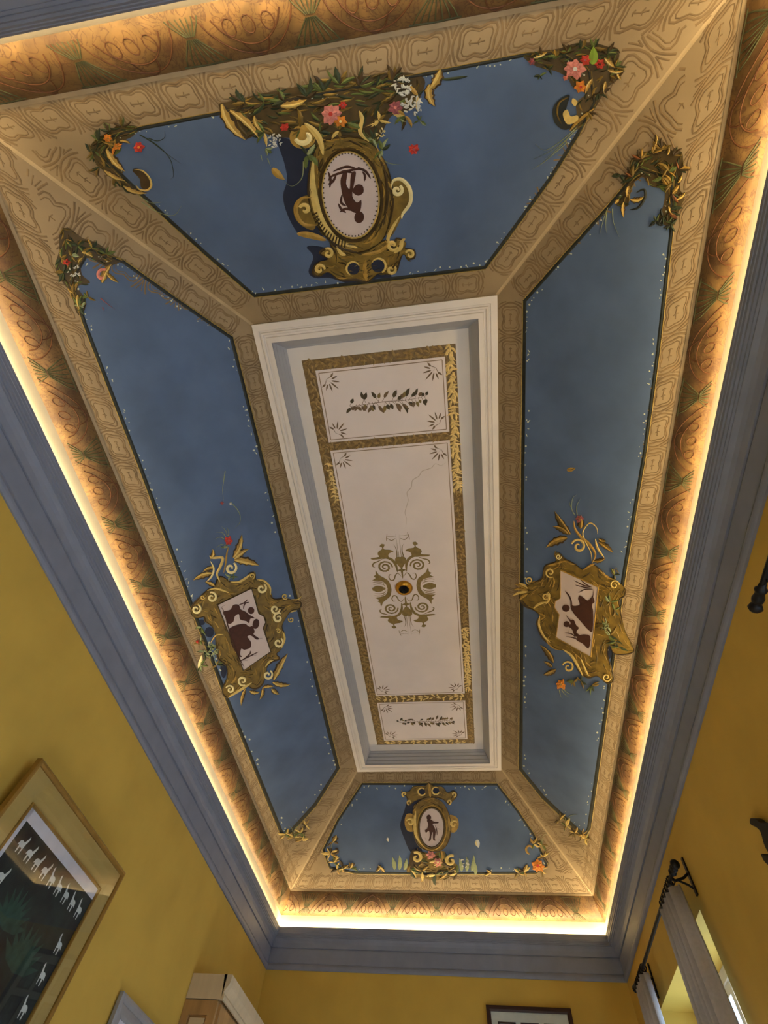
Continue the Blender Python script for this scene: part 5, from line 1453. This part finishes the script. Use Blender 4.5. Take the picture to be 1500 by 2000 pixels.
for k in range(2):
    y0 = CY0 + .03 + k * (CY1 - CY0 - .04) / 2
    y1 = y0 + (CY1 - CY0 - .04) / 2 - .01
    d = MB()
    d.box((CX1 - .02, y0, .12), (CX1 - .002, y0 + .07, CZ - .14)).box((CX1 - .02, y1 - .07, .12), (CX1 - .002, y1, CZ - .14))
    d.box((CX1 - .02, y0 + .07, .12), (CX1 - .002, y1 - .07, .2)).box((CX1 - .02, y0 + .07, CZ - .22), (CX1 - .002, y1 - .07, CZ - .14))
    door = d.build('door', 'cabinet_wood', cab)
    MB().box((CX1 - .018, y0 + .07, .2), (CX1 - .010, y1 - .07, CZ - .22)).build('door_panel', 'cabinet_pale', door)

    kn = MB()
    yk = y1 - .035 if k == 0 else y0 + .035
    kn.tube([(CX1 - .004, yk, 1.35), (CX1 + .010, yk, 1.35), (CX1 + .014, yk, 1.35), (CX1 + .024, yk, 1.35)], [.006, .006, .014, .008], 10)
    kn.build('knob', 'brass', door)

# ------------------------------------------------------------------ windows
for k, (y0, y1, z0, z1) in enumerate(OPENINGS):
    xo = R1[1] + WALL_T - .09
    win = structure(tag(thing('window_%d' % (k + 1), (xo, (y0 + y1) / 2, z0)), ('white casement window above the near end of the window wall', 'white casement window behind the grey curtains')[k], 'window'))
    m = MB()
    f = .055
    m.box((xo, y0, z0), (xo + .06, y0 + f, z1)).box((xo, y1 - f, z0), (xo + .06, y1, z1))
    m.box((xo, y0 + f, z0), (xo + .06, y1 - f, z0 + f)).box((xo, y0 + f, z1 - f), (xo + .06, y1 - f, z1))
    m.build('window_frame', 'window_white', win)
    ym = (y0 + y1) / 2
    for (ya, yb) in ((y0 + f, ym - .005), (ym + .005, y1 - f)):
        s_ = MB()
        g = .05
        s_.box((xo + .012, ya, z0 + f), (xo + .048, ya + g, z1 - f)).box((xo + .012, yb - g, z0 + f), (xo + .048, yb, z1 - f))
        s_.box((xo + .012, ya + g, z0 + f), (xo + .048, yb - g, z0 + f + g)).box((xo + .012, ya + g, z1 - f - g), (xo + .048, yb - g, z1 - f))
        zb = z1 - f - g - .55
        s_.box((xo + .018, ya + g, zb), (xo + .042, yb - g, zb + .03))
        sash = s_.build('sash', 'window_white', win)
        for (za, zc) in ((z0 + f + g, zb), (zb + .03, z1 - f - g)):
            MB().add([(xo + .03, ya + g, za), (xo + .03, yb - g, za), (xo + .03, yb - g, zc), (xo + .03, ya + g, zc)], [(0, 1, 2, 3)]).build('pane', 'pane_glass', sash)
    MB().box((R1[1] - .03, y0 - .05, z0 - .035), (xo, y1 + .05, z0)).build('window_sill', 'window_white', win)

# ------------------------------------------------------------------ curtain rods and curtains
RX, RZ = 1.165, H + 1.545
def rod(ya, yb, lab, group):
    t = thing('curtain_rod', (RX, (ya + yb) / 2, RZ), lab, 'curtain rod', group)
    m = MB()
    m.tube([(RX, ya + .12, RZ), (RX, yb - .12, RZ)], .011, 10)
    m.build('rod', 'iron', t)
    for (ye, d) in ((ya, 1), (yb, -1)):
        f = MB()
        pr = [(0.0, .004), (.006, .018), (.018, .026), (.034, .020), (.042, .012), (.050, .020), (.066, .022), (.092, .015), (.098, .020), (.108, .022), (.118, .014), (.135, .012)]
        f.tube([(RX, ye + d * p[0], RZ) for p in pr], [p[1] for p in pr], 12)
        f.build('finial', 'iron', t, smooth=True)
        b = MB()
        yb_ = ye + d * .16
        b.box((R1[1] - .010, yb_ - .012, RZ - .09), (R1[1] - .001, yb_ + .012, RZ + .10))
        b.tube([(R1[1] - .006, yb_, RZ + .02), (R1[1] - .04, yb_, RZ - .004), (RX + .02, yb_, RZ - .018), (RX, yb_, RZ - .013)], .007, 8)
        b.tube([(R1[1] - .006, yb_, RZ - .06), (R1[1] - .03, yb_, RZ - .04), (RX + .03, yb_, RZ - .016)], .006, 8)
        b.build('bracket', 'iron', t)
    return t
rod(-0.42, 1.405, 'dark turned curtain rod end at the picture edge below the cornice', 'curtain rods')
rod(3.235, 5.02, 'dark iron curtain rod with turned finial carrying the two grey curtains', 'curtain rods')
def curtain(ya, yb, lab, seed, spread=1.5, sway=0.0):
    t = thing('curtain', (RX, (ya + yb) / 2, 0.02), lab, 'curtain', 'grey curtains')
    rnd = random.Random(seed)
    nu, nv = 72, 14
    folds = 5
    vs, fs = [], []
    ph = rnd.uniform(0, 6)
    for j in range(nv + 1):
        v = j / nv
        z = RZ - .035 - v * (RZ - .035 - .02)
        w = (yb - ya) * (1 + (spread - 1) * v ** .8)
        yc = (ya + yb) / 2 + sway * v
        for i in range(nu + 1):
            u = i / nu
            a = u * folds * 2 * math.pi
            amp = .030 + .022 * v
            x = RX + amp * math.sin(a + ph + .5 * math.sin(v * 3 + u * 5)) + .006 * math.sin(2.3 * a + v * 4)
            vs.append(Vector((x, yc + (u - .5) * w, z)))
    W = nu + 1
    for j in range(nv):
        for i in range(nu):
            fs.append((j * W + i, j * W + i + 1, (j + 1) * W + i + 1, (j + 1) * W + i))
    o = new_obj('fabric', vs, fs, 'curtain_grey', t, smooth=True)
    md = o.modifiers.new('thickness', 'SOLIDIFY')
    md.thickness = .003
    for k in range(7):
        y = ya + (k + .5) * (yb - ya) / 7
        r = MB()
        r.tube([(RX + math.cos(q / 14 * 6.2832) * .021, y, RZ - .006 + math.sin(q / 14 * 6.2832) * .021) for q in range(15)], .005, 6)
        r.build('ring', 'iron', t)
curtain(3.40, 3.72, 'grey pleated curtain hanging from the finial end of the rod', 1, 1.75, 0.02)
curtain(4.60, 4.90, 'pale grey pleated curtain hanging by the corner of the far wall', 2, 1.5, 0.02)

# dark carved wall ornament at the picture edge
def wr(p):
    return PL['wall_right'].at(1420 + p[0] / 12.5, 1560 + p[1] / 12.5, .03)
shape1 = [(560, 500), (600, 475), (700, 500), (830, 600), (960, 590), (1100, 570), (1300, 640), (1500, 600), (1560, 760), (1450, 1000), (1500, 1300), (1380, 1500), (1250, 1420), (1150, 1380), (1060, 1350), (980, 1270), (900, 1100), (830, 850), (780, 760), (700, 690), (570, 620)]
shape2 = [(820, 1340), (900, 1390), (1000, 1385), (1150, 1400), (1300, 1480), (1350, 1700), (1200, 1800), (1080, 1680), (980, 1600), (890, 1500)]
orn = thing('wall_ornament', wr((1150, 1300)), 'black carved animal shaped ornament hung on the window wall', 'wall ornament')
for nm, sh in (('carved_body', shape1), ('carved_limb', shape2)):
    c = catmull(sh, 3, True)
    k = len(c)
    fr = [wr(p) for p in c]
    bk = [Vector((R1[1] - .003, p.y, p.z)) for p in fr]
    new_obj(nm, bk + fr, [tuple(range(k, 2 * k))] + [(i, (i + 1) % k, k + (i + 1) % k, k + i) for i in range(k)], 'iron', orn)

# tidy helper properties
for o in bpy.data.objects:
    if '_o' in o:
        del o['_o']
